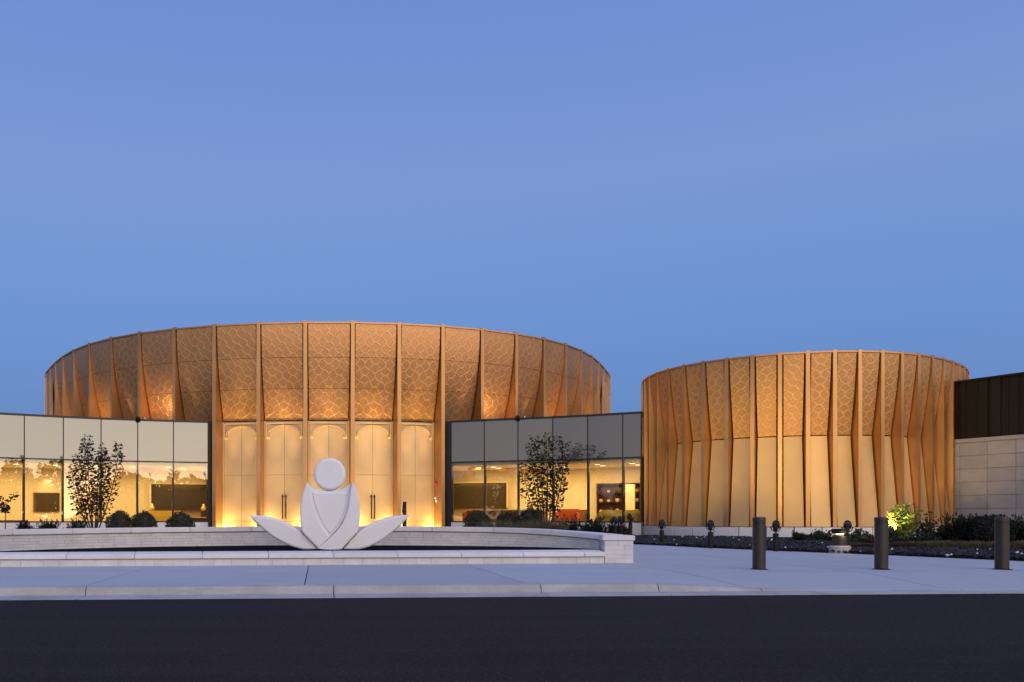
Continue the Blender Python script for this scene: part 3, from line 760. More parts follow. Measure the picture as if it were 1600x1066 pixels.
# ================================================================== stone wing on the right
wa = Vector((32.05, 47.0)); wt = (Vector((33.7, 43.1))-Vector((32.5, 46.0))).normalized(); wn = Vector((wt.y, -wt.x))   # wt runs towards the viewer
if wn.x > 0: wn = -wn
wing = empty('stone_wing', (wa.x, wa.y, 0), 'dark bronze clad upper wall on pale stone block wall at the right edge', 'building')
WL = 12.5; WSZ, WTZ = 4.95, 7.93
m = MB(); m.fbox(wa, wt, -wn, 0, WL, .06, 8., 0, WSZ-.02); m.build('core_wall', M['mortar'], wing)
m = MB(); m.fbox(wa, wt, -wn, 0, WL, .30, 8., WSZ-.01, WTZ-.1); m.build('upper_core_wall', M['frame'], wing)
bw, bh = 1.30, .665
for r in range(7):
    z1 = WSZ-.20-r*bh; z0 = z1-bh
    if z1 < .02: break
    for c in range(-1, 10):
        x0 = max(0, c*bw-.02); x1 = min(WL, (c+1)*bw-.02)
        if x1-x0 < .1: continue
        m = MB(); e_ = random.uniform(0, .012); m.fbox(wa, wt, -wn, x0+.011, x1-.011, -e_, .07, max(z0, -.05)+.011, z1-.011); m.build('stone_block', M['wingstone'], wing, bevel=.008)
for c in range(5):
    m = MB(); m.fbox(wa, wt, -wn, c*2.5+.005, c*2.5+2.495, -.05, .3, WSZ-.195, WSZ); m.build('coping_stone', M['wingstone'], wing, bevel=.01)
px_ = 0.; k = 0
for wdt in (.30, 1.02, .22, .98, .24, .42, 1.0, .22, 1.0, .22, 1.0, .24, 1.0, .22, 1.0, .22, 1.0, 1.0):
    dpt = .10 if wdt > .5 else (.02 if k % 4 else .16)
    m = MB(); m.fbox(wa, wt, -wn, px_+.006, px_+wdt-.006, dpt, .34, WSZ+.01, WTZ-.09); m.build('siding_panel', M['wingmetal'], wing)
    px_ += wdt; k += 1
    if px_ > WL-1: break
for k in range(26):
    x0 = .12+k*.47+(.05 if k % 3 else -.04)
    m = MB(); m.fbox(wa, wt, -wn, x0, x0+.05, .05, .18, WSZ+.012, WTZ-.092); m.build('siding_rib', M['wingmetal'], wing)
m = MB(); m.fbox(wa, wt, -wn, 0, WL, -.08, .5, WTZ-.085, WTZ); m.build('roof_edge', M['frame'], wing)

# ================================================================== fountain walls and the sculpture
rw = [(-60, 17.55, 831.5), (0, 18.6, 828.0), (75, 19.6, 827.0), (172, 20.7, 825.5), (260, 21.5, 824.5), (400, 22.3, 823.4), (520, 22.5, 822.6), (640, 22.3, 823.0), (740, 21.9, 824.1), (800, 21.5, 825.5), (850, 21.0, 828.0), (900, 20.4, 831.8), (944, 19.72, 836.0)]
rw_p = [(Vector((at(x, Y), Y)), hz(y, Y)) for x, Y, y in rw]
BED = .262
cum = [0.]
for (a, _), (b, _) in zip(rw_p, rw_p[1:]): cum.append(cum[-1]+(b-a).length)
def along(s):
    s = max(0., min(cum[-1], s))
    for k in range(len(cum)-1):
        if s <= cum[k+1]+1e-9:
            f = (s-cum[k])/(cum[k+1]-cum[k])
            def cr_(v0, v1, v2, v3_): return v0*0+.5*((2*v1)+(v2-v0)*f+(2*v0-5*v1+4*v2-v3_)*f*f+(-v0+3*v1-3*v2+v3_)*f**3)
            idx = [max(0, k-1), k, k+1, min(len(cum)-1, k+2)]
            p = cr_(*[rw_p[i][0] for i in idx]); z = cr_(*[rw_p[i][1] for i in idx]); return p, z
def frame_at(s):
    p, z = along(s); a, _ = along(s-.05); b, _ = along(s+.05); t = (b-a).normalized(); return p, z, t, Vector((-t.y, t.x))
fw = empty('curved_seat_wall', (rw_p[6][0].x, rw_p[6][0].y, 0), 'curved pale stone seat wall running behind the lotus figure', 'wall')
CAPT = .115
def strip(mb, s0, s1, d0, d1, zlo, zhi, n=3):
    secs = []
    for k in range(n+1):
        p, z, t, nn_ = frame_at(lerp(s0, s1, k/n)); a = p+nn_*d0; b = p+nn_*d1
        zl = zlo(z) if callable(zlo) else zlo; zh = zhi(z) if callable(zhi) else zhi
        secs.append([v3(a, zl), v3(b, zl), v3(b, zh), v3(a, zh)])
    mb.loft(secs)
tot = cum[-1]
m = MB(); strip(m, 0, tot, .062, .58, -.05, lambda z: z-CAPT-.005, 40); m.build('wall_core', M['mortar'], fw, fix=True)
nst = round(tot/1.42)
for k in range(nst):
    m = MB(); strip(m, tot*k/nst+.004, tot*(k+1)/nst-.004, .0, .64, lambda z: z-CAPT, lambda z: z, 6); m.build('cap_stone', M['lime'], fw, bevel=.012, fix=True)
RWS = 5
for r in range(RWS):
    s = -.2*(r % 2)-random.uniform(0, .2)
    while s < tot:
        ln = random.uniform(.24, .46); a, b = max(0, s), min(tot, s+ln)
        if b-a > .08:
            m = MB(); pr = .052-random.uniform(0, .004)
            strip(m, a+.0045, b-.0045, pr, .078, lambda z, r=r: lerp(.285, z-CAPT-.016, r/RWS)+.003, lambda z, r=r: lerp(.285, z-CAPT-.016, (r+1)/RWS)-.003, 2)
            m.build('stone_brick', M['brickstone'], fw, fix=True)
        s += ln
# end pier
pe = rw_p[-1][0]; PX0, PX1, PY0 = 6.17, 6.79, 19.5
pier = empty('end_pier', (PX0, PY0, 0), 'square pale stone pier ending the curved seat wall at its right', 'pier')
m = MB(); m.box(PX0+.012, PX1-.012, PY0+.012, PY0+.95, -.05, .485); m.build('pier_core', M['mortar'], pier)
for r in range(5):
    zz0, zz1 = lerp(0.0, .486, r/5), lerp(0, .486, (r+1)/5)
    cuts = [PX0, PX0+(.25, .38, .20, .42, .30)[r], PX1]
    for a, b in zip(cuts, cuts[1:]):
        m = MB(); m.box(a+.002, b-.002, PY0, PY0+.30, zz0+.002, zz1-.002); m.build('stone_brick', M['brickstone'], pier)
    m = MB(); m.box(PX1-.10, PX1+.0, PY0+.304, PY0+.95, zz0+.002, zz1-.002); m.build('stone_brick', M['brickstone'], pier)
m = MB(); pz = [(PX0-.05, PY0-.03), (PX1+.03, PY0-.03), (PX1+.03, PY0+.60), (PX0-.05, PY0+.26)]
m.loft([[v3(p, .49) for p in pz], [v3(p, .603) for p in pz]]); m.build('cap_stone', M['lime'], pier, bevel=.012, fix=True)

# front kerb wall of the bed
fr_ = empty('low_front_wall', (0, 18.4, 0), 'low straight pale stone wall in front of the lotus figure', 'wall')
fa, fb = Vector((-8.6, 17.78)), Vector((PX0-.006, 19.44)); ft = (fb-fa).normalized(); fn_ = Vector((-ft.y, ft.x)); FL = (fb-fa).length
m = MB(); m.fbox(fa, ft, fn_, 0, FL, .066, .30, -.05, .149); m.build('wall_core', M['mortar'], fr_)
ncap = round(FL/1.36)
for k in range(ncap):
    a, b = FL-1.36*(ncap-k)-.46+1.36*.0, FL-1.36*(ncap-k-1)-.46
    a, b = max(0, a), min(FL, b)
    if k == ncap-1: segs = [(a, b), (b, FL)]
    else: segs = [(a, b)]
    for a, b in segs:
        if b-a < .05: continue
        m = MB(); secs = []
        for s in (a+.005, b-.005):
            p = fa+ft*s; q = lambda d, z: v3(p+fn_*d, z)
            secs.append([q(.0, .150), q(.0, .228), q(.02, .244), q(.30, .286), q(.33, .274), q(.33, .150)])
        m.loft(secs); m.build('cap_stone', M['lime'], fr_, fix=True, bevel=.006)
s = 0.
while s < FL:
    ln = random.uniform(.30, .52); b = min(FL, s+ln)
    m = MB(); m.fbox(fa, ft, fn_, s+.003, b-.003, .055-random.uniform(0, .004), .09, -.05, .134); m.build('stone_brick', M['brickstone'], fr_); s += ln
# bed of black pebbles between the walls
m = MB(); P_ = [v3(rw_p[k][0]+Vector((0, .07)), .295) for k in range(len(rw_p))]; A_ = [v3(fa+ft*FL*k/12+fn_*.2, BED-.02) for k in range(13)]
m.loft([A_, P_], False, False); tag(m.build('pebble_bed', M['pebble'], fix=True), kind='structure')

# lotus figure
SY = 20.55
def pz_(zx, zy): px = 380+zx/5.714; py = 700+zy/5.714; return (at(px, SY), hz(py, SY))
def dense(pts, step=.05, sharp=()):
    n = len(pts); out_ = []
    V = [Vector(p) for p in pts]
    for k in range(n):
        p0 = V[k-1] if k not in sharp else V[k]*2-V[(k+1) % n]
        p1, p2 = V[k], V[(k+1) % n]
        p3 = V[(k+2) % n] if (k+1) % n not in sharp else p2*2-p1
        m_ = max(2, int((p2-p1).length/step))
        for j in range(m_):
            f = j/m_
            out_.append(.5*((2*p1)+(p2-p0)*f+(2*p0-5*p1+4*p2-p3)*f*f+(-p0+3*p1-3*p2+p3)*f**3))
    return out_
def pillow(mb, pts, y0, y1, b):
    ar = sum(pts[k-1].x*pts[k].y-pts[k].x*pts[k-1].y for k in range(len(pts)))
    if ar < 0: pts = pts[::-1]
    n = len(pts); off = []
    for k in range(n):
        e1 = (pts[k]-pts[k-1]).normalized(); e2 = (pts[(k+1) % n]-pts[k]).normalized()
        q = Vector((-e1.y, e1.x))+Vector((-e2.y, e2.x)); off.append(q.normalized() if q.length > 1e-4 else Vector((-e1.y, e1.x)))
    wid = []
    for k in range(n):                                   # room across the outline at each point
        p, d = pts[k], off[k]; best = 9.
        for j in range(n):
            if j in (k, (k-1) % n): continue
            a, c = pts[j], pts[(j+1) % n]; e = c-a; den = d.x*e.y-d.y*e.x
            if abs(den) < 1e-9: continue
            t_ = ((a.x-p.x)*e.y-(a.y-p.y)*e.x)/den; u_ = ((a.x-p.x)*d.y-(a.y-p.y)*d.x)/den
            if t_ > 1e-4 and 0 <= u_ <= 1: best = min(best, t_)
        wid.append(best)
    ins_ = [min(b, .22*w_) for w_ in wid]
    for _ in range(4): ins_ = [min(ins_[k], (ins_[k-1]+2*ins_[k]+ins_[(k+1) % n])/4) for k in range(n)]
    secs = []
    for f in (1., .8, .6, .4, .2, .0):
        a = f*pi/2
        secs.append([(p.x+o_.x*i_*(1-cos(a)), y0+b*(1-sin(a)), p.y+o_.y*i_*(1-cos(a))) for p, o_, i_ in zip(pts, off, ins_)])
    secs2 = [[(x, y1-(y-y0), z) for x, y, z in s_] for s_ in secs[::-1]]
    mb.loft(secs+secs2, True, False)
    for sec in (secs[0], secs2[-1]):
        tri = tessellate_polygon([[Vector((x, z, 0)) for x, y, z in sec]])
        mb.add(sec, [tuple(t_) for t_ in tri])
sculpt = empty('lotus_sculpture', (at(515, SY), SY, BED), 'pale stone sculpture of a seated figure shaped like a lotus with a disc head', 'sculpture')
def piece(name, zp, y0, y1, b, sharp=()):
    b *= .8
    m = MB(); pillow(m, dense([pz_(*p) for p in zp], .045, sharp), SY+y0, SY+y1, b); return m.build(name, M['sculpt'], sculpt, True, fix=True)
hd = [(772+143*cos(2*pi*k/40), 237+145*sin(2*pi*k/40)) for k in range(40)]
piece('head', hd, -.17, .17, .085)
piece('petal', [(55, 603), (130, 602), (215, 612), (300, 634), (385, 668), (450, 704), (520, 752), (575, 800), (630, 855), (672, 902), (560, 908), (480, 893), (400, 866), (320, 826), (250, 781), (180, 725), (115, 665)], -.15, .19, .065, (0, 9))
piece('petal', [(1482, 597), (1400, 602), (1310, 614), (1220, 640), (1140, 676), (1080, 714), (1020, 757), (960, 815), (890, 902), (1000, 908), (1080, 895), (1150, 870), (1240, 822), (1320, 760), (1400, 692), (1445, 645)], -.15, .19, .065, (0, 8))
piece('arm', [(572, 308), (600, 350), (614, 395), (624, 470), (645, 560), (680, 650), (722, 726), (776, 796), (722, 845), (668, 896), (618, 846), (568, 796), (522, 742), (513, 660), (511, 580), (516, 500), (529, 420), (550, 355)], -.24, .16, .05, (0, 7, 9, 12))
piece('arm', [(975, 303), (1000, 350), (1023, 430), (1036, 510), (1039, 590), (1034, 670), (1022, 748), (960, 812), (905, 872), (876, 905), (800, 914), (720, 908), (664, 897), (720, 848), (780, 794), (838, 735), (886, 665), (920, 585), (938, 510), (947, 430), (954, 370)], -.26, .16, .05, (0, 6, 9, 12))
piece('chest', [(585, 332), (640, 362), (700, 378), (770, 384), (840, 377), (900, 357), (955, 325), (955, 480), (925, 590), (880, 672), (830, 738), (775, 800), (716, 735), (672, 650), (630, 550), (604, 440)], -.12, .15, .05, (0, 6, 11))
piece('chest_inset', [(622, 398), (700, 404), (770, 405), (850, 403), (928, 396), (915, 500), (895, 580), (860, 655), (820, 712), (775, 766), (732, 705), (690, 630), (655, 545), (633, 470)], -.155, -.10, .03, (0, 4, 9))

# ================================================================== bollards
def make_bollard(X, label):
    e = empty('bollard', (X, 17.2, 0), label, 'bollard', 'bollards along the pavement')
    m = MB(); m.lathe([(.112, .012), (.116, .02), (.116, .875), (.108, .878), (.108, .885), (.118, .888), (.118, .905), (.110, .908), (.110, .915), (.118, .918), (.118, .975), (.112, .992), (.096, 1.0), (.0, 1.002)], (X, 17.2, 0), 36); m.build('post', M['bollard'], e, False)
    m = MB(); m.lathe([(.155, .0), (.155, .008), (.13, .014), (.0, .014)], (X, 17.2, .0), 28); m.build('base_plate', M['black'], e)  # black plate also stands in for the contact shadow at the foot
    return e
b0 = make_bollard(at(1186, 17.2), 'bronze bollard in front of the small drum, nearest the seat wall pier')
b1 = copy_tree(b0); b1.location.x = at(1377, 17.2); b1['label'] = 'bronze bollard just left of the lit bush, middle of three'
b2 = copy_tree(b0); b2.location.x = at(1565.5, 17.2); b2['label'] = 'bronze bollard in front of the pale stone block wall at far right'

# ================================================================== landscape floods and other lights
def flood(X, Y, h, target, label, lit=False):
    e = empty('flood_light', (X, Y, 0), label, 'flood light', 'flood lights on short posts')
    d = Vector(target)-Vector((X, Y, h)); d.z = 0; d.normalize(); d = (d+Vector((0, 0, .95))).normalized()
    a = d.cross(Vector((0, 0, 1))).normalized(); u = a.cross(d); R = .125; zc = h-.13; c = Vector((X, Y, zc)); zp = zc-R-.02
    m = MB(); m.lathe([(.075, 0), (.08, .02), (.08, zp-.05), (.06, zp-.03), (.025, zp-.02), (.025, zp)], (X, Y, 0), 12); m.build('post', M['black'], e)
    yk = MB(); yk.tube([c+a*R*cos(pi+pi*k/12)+Vector((0, 0, R*sin(pi+pi*k/12))) for k in range(13)], .014, 6)
    for s_ in (-1, 1): yk.tube([c+a*s_*(R-.012), c+a*s_*(R+.02)], .024, 8)
    yk.build('yoke', M['black'], e)
    hd_ = MB(); n_ = 12; ring_ = lambda r, s_: [c+d*s_+a*r*cos(2*pi*k/n_)+u*r*sin(2*pi*k/n_) for k in range(n_)]
    hd_.loft([ring_(r, s_) for r, s_ in ((.03, -.12), (.062, -.11), (.07, -.02), (.105, .02), (.108, .09), (.098, .095), (.090, .07))])
    top = [c+d*.09+a*.112*cos(pi*k/8)+u*.112*sin(pi*k/8) for k in range(9)]; tip = [p_+d*(.10*sin(pi*k/8)) for k, p_ in enumerate(top)]
    hd_.loft([top, tip], False, False); hd_.build('lamp_head', M['black'], e)
    ln = MB(); ln.loft([ring_(.088, .072), ring_(.088, .080)]); ln.build('lens', M['lens_out'], e)
    return c+d*.16
FC = (1, .74, .31)
fl = [(1034, 32.6, 'flood light post on the gravel nearest the seat wall pier', -4.8, 4300), (1110, 28.8, 'flood light post on the gravel left of the first bollard', -2.4, 4900),
      (1212, 26.3, 'flood light post on the gravel just right of the first bollard', 1.9, 5600), (1324, 25.4, 'flood light post behind the lit path light', 3.8, 7600)]
for px, Y, lab, ti, wt_ in fl:
    t = small.t(ti); tp = small.P(t); X = at(px, Y)
    lp = flood(X, Y, .83, (tp.x, tp.y, 4.6), lab)
    spot(lp, (tp.x, tp.y, 5.6), wt_*.62, 40, FC, 1., .10)
for px, Y, lab, tx in ((961, 37., 'first of three tilted flood lights behind the end of the seat wall', (9, 52, 6)), (970, 37.8, 'middle of three tilted flood lights behind the end of the seat wall', (12, 50, 6)), (985, 37.2, 'tallest of three tilted flood lights, closest to the small drum', (8, 50, 7))):
    lp = flood(at(px, Y), Y, .95 if px < 980 else 1.08, tx, lab)
t = small.t(-6.5); tp = small.P(t)
spot((at(985, 37.2)+.1, 37.3, 1.1), (tp.x, tp.y, 5.0), 1500, 50, FC, .9, .08)

# unseen floods added among the shrubs to brighten the drum's right side
for px, Y, ti, wt_ in ((1392, 33., 4.6, 3300), (1472, 38.5, 7.6, 1300)):
    tp = small.P(small.t(ti)); lp = flood(at(px, Y), Y, .6, (tp.x, tp.y, 4.5), 'added flood light hidden among the shrubs %s' % ('left of the lit bush' if px < 1400 else 'right of the lit bush'))
    spot(lp, (tp.x, tp.y, 5.2), wt_*.6, 52, (1, .64, .24), 1., .08)

# path lights
def path_light(px, Y, base, label, watts):
    X = at(px, Y); e = empty('path_light', (X, Y, 0), label, 'path light', 'low bronze path lights')
    if base:
        m = MB(); m.lathe([(.27, -.02), (.27, .19), (.25, .205), (.0, .205)], (X, Y, 0), 28); m.build('concrete_base', M['wingstone'], e)
    z = .205 if base else .0
    m = MB(); m.lathe([(.185, 0), (.185, .27), (.05, .27), (.05, .35)], (X, Y, z), 28); m.build('stem', M['bollard'], e)
    m = MB(); m.lathe([(.18, .335), (.20, .34), (.20, .455), (.185, .47), (.0, .475)], (X, Y, z), 28); m.build('cap', M['black'], e)
    m = MB(); m.lathe([(.06, .30), (.10, .32), (.10, .343)], (X, Y, z), 16); m.build('lamp', M['lens'], e)
    d = bpy.data.lights.new('path_lamp', 'POINT'); d.energy = watts; d.color = (1, .62, .25); d.shadow_soft_size = .05
    o = bpy.data.objects.new('path_lamp', d); COL.objects.link(o); o.location = (X, Y-.235, z+.315)
path_light(1312, 25.0, True, 'lit bronze path light on a round concrete base by the bollards', 5)
path_light(922, 30.0, False, 'small lit path light behind the curved seat wall', 6)

# spotlights clamped on the glass lobby parapets, and roof lights washing every other bay of the big drum
for st, px, lab, grp in ((lsv, 215.5, 'black spotlight on the parapet of the left glass lobby', None), (rsv, 809, 'black spotlight on the parapet of the right glass lobby', None)):
    p, t = ray_hit(st, px); n = Vector((t.y, -t.x)); c = Vector((p.x+n.x*.12, p.y+n.y*.12, LT+.02))
    e = empty('parapet_spotlight', c, lab, 'spotlight')
    m = MB(); d = Vector((0, .65, -.75)).normalized(); a = Vector((1, 0, 0)); u = a.cross(d)
    m.loft([[c+d*s_+a*r*cos(2*pi*k/12)+u*r*sin(2*pi*k/12) for k in range(12)] for r, s_ in ((.05, -.20), (.11, -.16), (.15, .02), (.15, .10), (.13, .11))]); m.build('lamp_head', M['black'], e)
    m = MB(); m.tube([c+Vector((0, .02, .1)), c+Vector((0, .30, .16)), c+Vector((0, .42, .02))], .03, 6); m.build('bracket', M['black'], e)
    m = MB(); q = p+t*.42; m.lathe([(.04, 0), (.05, .04), (.03, .1)], (q.x, q.y, LT+.07), 8); m.build('sensor', M['whiteplastic'], e)
for i, f, wt_ in ((-9, .5, 260), (-7, .5, 500), (-5, .5, 520), (3, .5, 520), (5, .5, 430), (7, .5, 300), (-11, .5, 200)):
    L, R = bay_edges(big, i, -1.5); c = L.lerp(R, f); L2, R2 = bay_edges(big, i, 1.0); c2 = L2.lerp(R2, f)
    spot((c.x, c.y, LT+.22), (c2.x, c2.y, 8.9), wt_*.75, 100, (1, .68, .27), 1., .10)
    m = MB(); m.lathe([(.06, 0), (.09, .03), (.09, .14), (.07, .15)], (c.x, c.y, LT+.0), 10)
    tag(m.build('roof_uplight', M['black']), 'black uplight on the lobby roof, %s lit bronze bay %s of the doors' % (NTH[(-5-i)//2 if i < 0 else (i-3)//2], 'left' if i < 0 else 'right'), 'light', 'uplights on the lobby roofs')

# black control post by the doors
Y = 41.; X = at(632, Y); e = empty('control_post', (X, Y, 0), 'slim black control post right of the lotus figure in front of the doors', 'post')
zt = hz(784, Y); m = MB(); m.prism([(-.085, 0), (.085, 0), (.085, zt), (-.06, zt), (-.085, zt-.18), (-.085, zt-.32), (-.11, zt-.42), (-.085, zt-.5)], lambda x, z, t: (X+x, Y+t, z), -.08, .08); m.build('post', M['black'], e, fix=True)
m = MB(); m.lathe([(.04, 0), (.045, .01), (.04, .02)], (0, 0, 0), 12)
m.v = [(X+a_x, Y-.081-c_, zt-.36+b_) for a_x, b_, c_ in m.v]; m.build('push_button', M['frame'], e)
m = MB(); m.box(X-.14, X+.14, Y-.12, Y+.12, -.003, .012); m.build('base_plate', M['black'], e)

# ================================================================== planting beds
def bed(name, pts, z, mat):
    m = MB(); c = Vector((sum(p[0] for p in pts)/len(pts), sum(p[1] for p in pts)/len(pts)))
    top = [v3(p, z) for p in pts]; bot = [v3(Vector(p)+(Vector(p)-c).normalized()*.04, -.02) for p in pts]
    m.loft([bot, top], True, False); b = len(m.v); m.v.append((c.x, c.y, z+.02)); n = len(pts)
    for k in range(n): m.f.append((n+k, n+(k+1) % n, b)); m.mi.append(0)
    return tag(m.build(name, mat), kind='structure')
edge = [(10.6, 36.2), (11.15, 34.6), (11.75, 32.6), (12.65, 29.0), (13.75, 26.2), (14.95, 23.4), (15.95, 20.3), (17.6, 18.9)]
bed('gravel_bed', edge+[(30, 19), (37, 24), (36, 36), (32, 47), (20, 50), (12, 46), (9.2, 42)], .03, M['mulch'])
bed('lobby_bed', [(6.7, 30.5), (9.5, 33.5), (10.3, 36.4), (9.0, 42.2), (11.8, 46.2), (17.5, 50), (8.3, 55), (7.2, 50), (6.6, 40)], .035, M['mulch'])
bed('left_bed', [(-27, 36), (-14, 36), (-7.3, 44), (-7.2, 55.5), (-13, 53.6), (-19, 50.5), (-26, 45)], .035, M['mulch'])
# loose dark rock: the strip in view
rk = MB()
def rock(x, y, z, r):
    a = random.uniform(0, 6.28); vs = []
    for dx, dy, dz in ((1, 0, 0), (0, 1, 0), (-1, 0, 0), (0, -1, 0), (0, 0, 1), (0, 0, -1)):
        s_ = r*random.uniform(.65, 1.2); X_ = dx*s_*1.2; Y_ = dy*s_; vs.append((x+X_*cos(a)-Y_*sin(a), y+X_*sin(a)+Y_*cos(a), z+dz*s_*.75))
    rk.add(vs, [(0, 1, 4), (1, 2, 4), (2, 3, 4), (3, 0, 4), (1, 0, 5), (2, 1, 5), (3, 2, 5), (0, 3, 5)])
ex = [Vector(p) for p in edge]
for k in range(14000):
    s_ = random.random()**.8*(len(ex)-1); i = min(int(s_), len(ex)-2); p = ex[i].lerp(ex[i+1], s_-i)
    d = random.random()**1.3*9.; nrm = Vector((.86, .5)); q = p+nrm*d+Vector((random.uniform(-.2, .2), random.uniform(-.2, .2)))
    if (q-p).length < .05: continue
    rock(q.x, q.y, .045+random.uniform(0, .05), random.uniform(.03, .075))
for k in range(2500):
    x, y = random.uniform(10.2, 20), random.uniform(36, 43); rock(x, y, .06, random.uniform(.05, .11))
tag(rk.build('gravel', M['rock']), kind='stuff')

# ================================================================== plants
def rv(): 
    v = Vector((random.gauss(0, 1), random.gauss(0, 1), random.gauss(0, 1))); return v.normalized()
def leaf(mb, p, d, size, wid=.45):
    d = d.normalized(); a = d.cross(rv()); a = a.normalized() if a.length > 1e-3 else d.orthogonal().normalized(); n = d.cross(a)
    mid = p+d*size*.5+n*size*.10
    mb.add([p, mid+a*size*wid*.5, p+d*size, mid-a*size*wid*.5], [(0, 1, 2), (0, 2, 3)])
def slender_tree(X, Y, h, spread, nst, seed, label, mat, lsz=.2, per=120, tops=None):
    random.seed(seed); e = empty('slender_tree', (X, Y, 0), label, 'tree')
    tr, cr_ = MB(), MB()
    for k in range(nst):
        f = (k+.5)/nst*2-1; dx = f*spread+random.uniform(-.08, .08)*spread; dy = random.uniform(-.5, .5)*spread
        H = h*(tops[k] if tops else random.uniform(.78, 1.)); pts = []
        for j in range(9):
            u = j/8; w_ = 1-(1-u)**1.6
            pts.append(Vector((X+f*.08+dx*w_*(1-.12*u), Y+dy*w_, .02+H*u)) + Vector((random.uniform(-.03, .03), 0, 0))*u)
        tr.tube(pts, [lerp(.042, .006, j/8) for j in range(9)], 5)
        for q in range(per):
            u = random.uniform(.16, 1.)**.85
            if u < .28 and random.random() < .5: continue
            i = min(int(u*8), 7); p = pts[i].lerp(pts[i+1], u*8-i)
            lev = round(u*H/.20)*.20; p.z = lerp(p.z, lev+.02, .7)       # leaves sit in whorls along the stem
            rad = .08+.15*(1-abs(u-.55)*1.3); an = random.uniform(0, 2*pi)
            d = Vector((cos(an), sin(an), random.uniform(-.35, .45))); b = p+d*random.uniform(.02, rad)*1.35
            leaf(cr_, b, d+rv()*.4, lsz*random.uniform(.6, 1.15), .6)
            if q % 5 == 0: tr.tube([p, b], [.008, .004], 3)
    tr.build('trunk', M['bark'], e); cr_.build('crown', mat, e)
slender_tree(at(147, 45), 45., hz(684, 45), 1.28, 8, 3, 'slender many stemmed dark tree in front of the left lobby glass', M['leaf_tree'], .19, 290, [.70, .82, .93, 1.0, .86, .93, .82, .95])
slender_tree(at(853, 50), 50., hz(679, 50), 1.45, 9, 5, 'slender many stemmed tree in front of the right lobby glass', M['leaf_tree_green'], .20, 250, [.72, .90, .97, .92, 1.0, .93, .98, .90, .78])
random.seed(11)
def sapling(px, Y, top, label):
    X = at(px, Y); e = empty('sapling', (X, Y, 0), label, 'tree'); tr, cr_ = MB(), MB(); H = hz(top, Y)
    tr.tube([(X, Y, 0), (X+.03, Y, H*.5), (X-.05, Y, H*.75)], [.03, .022, .015], 5)
    for k in range(9):
        a = random.uniform(0, 6.28); p = Vector((X, Y, H*random.uniform(.5, .7))); q = p+Vector((cos(a)*.75, sin(a)*.6, random.uniform(.0, H*.28))); tr.tube([p, q], [.012, .006], 4)
        for j in range(15): d = rv(); d.z = abs(d.z)*.3; leaf(cr_, p.lerp(q, random.uniform(.3, 1.05))+rv()*.07, d, random.uniform(.18, .34), .5)
    tr.build('trunk', M['bark'], e); cr_.build('crown', M['leaf_tree'], e)
sapling(8, 44., 768, 'small broad leaved sapling at the left edge of the lobby glass')
def shrub(px, Y, wpx, top, kind, label, mat, group=None, n=1500, base=0., name=None):
    X = at(px, Y); rx = wpx/2*Y/F_PX; H = hz(top, Y)-base
    e = empty(name or {'ball': 'clipped_shrub', 'spiky': 'juniper_shrub', 'loose': 'leafy_shrub', 'grass': 'grass_tuft'}[kind], (X, Y, base), label, 'shrub' if kind != 'grass' else 'grass', group)
    cr_, tr = MB(), MB()
    if kind == 'ball':
        rz = H*.52; cz = base+H-rz
        for k in range(n):
            d = rv(); r = random.uniform(.80, 1.0)*(1+.07*sin(5*d.x+3*d.z+px)+.05*sin(9*d.y+px)); p = Vector((X+d.x*rx*r, Y+d.y*rx*r, cz+d.z*rz*r))
            if p.z < base+.05: continue
            leaf(cr_, p, d+rv()*.8, random.uniform(.05, .11), .6)
        tr.lathe([(.08, 0), (rx*.4, .12), (rx*.72, rz*.6), (rx*.78, rz), (rx*.62, rz*1.55), (rx*.2, rz*1.8), (.0, rz*1.82)], (X, Y, base), 14)
        tr.build('branches', M['bark'], e)
    elif kind == 'spiky':
        for k in range(n//14):
            a = random.uniform(0, 2*pi); el = random.uniform(.15, 1.3); L = random.uniform(.55, 1.08)
            tip = Vector((X+cos(a)*rx*cos(el)*L*1.1, Y+sin(a)*rx*cos(el)*L, base+H*sin(el)*L)); root = Vector((X+cos(a)*rx*.12, Y+sin(a)*rx*.12, base+.04))
            if k % 3 == 0: tr.tube([root, tip], [.018, .005], 3)
            for j in range(14):
                p = root.lerp(tip, random.uniform(.25, 1.)); leaf(cr_, p+rv()*.03, (tip-root).normalized()+rv()*.55, random.uniform(.09, .2), .3)
        tr.build('branches', M['bark'], e)
    elif kind == 'loose':
        for k in range(26):
            a = random.uniform(0, 2*pi); L = random.uniform(.5, 1.05); el = random.uniform(.35, 1.45)
            tip = Vector((X+cos(a)*rx*cos(el)*L*1.25, Y+sin(a)*rx*cos(el)*L, base+H*sin(el)*L)); tr.tube([(X, Y, base), Vector((X, Y, base)).lerp(tip, .5)+rv()*.08, tip], [.02, .012, .004], 4)
            for j in range(n//26):
                p = Vector((X, Y, base)).lerp(tip, random.uniform(.25, 1.02))+rv()*random.uniform(0, .16); leaf(cr_, p, rv()+Vector((0, 0, .3)), random.uniform(.08, .17), .55)
        tr.build('branches', M['bark'], e)
    else:
        for k in range(n):
            a = random.uniform(0, 2*pi); r = sqrt(random.random())*rx*.7; p = Vector((X+cos(a)*r, Y+sin(a)*r*.8, base)); q = Vector((cos(a)*.5*random.random(), sin(a)*.5*random.random(), 1.)).normalized()
            L = H*random.uniform(.5, 1.); s_ = Vector((.012, 0, 0)); cr_.add([p-s_, p+s_, p+q*L*.6+s_*.7, p+q*L+Vector((q.x*.1, q.y*.1, 0)), p+q*L*.6-s_*.7], [(0, 1, 2, 4), (4, 2, 3)])
    cr_.build('foliage', mat, e)
    return e
G1 = 'clipped round shrubs by the lobby glass'
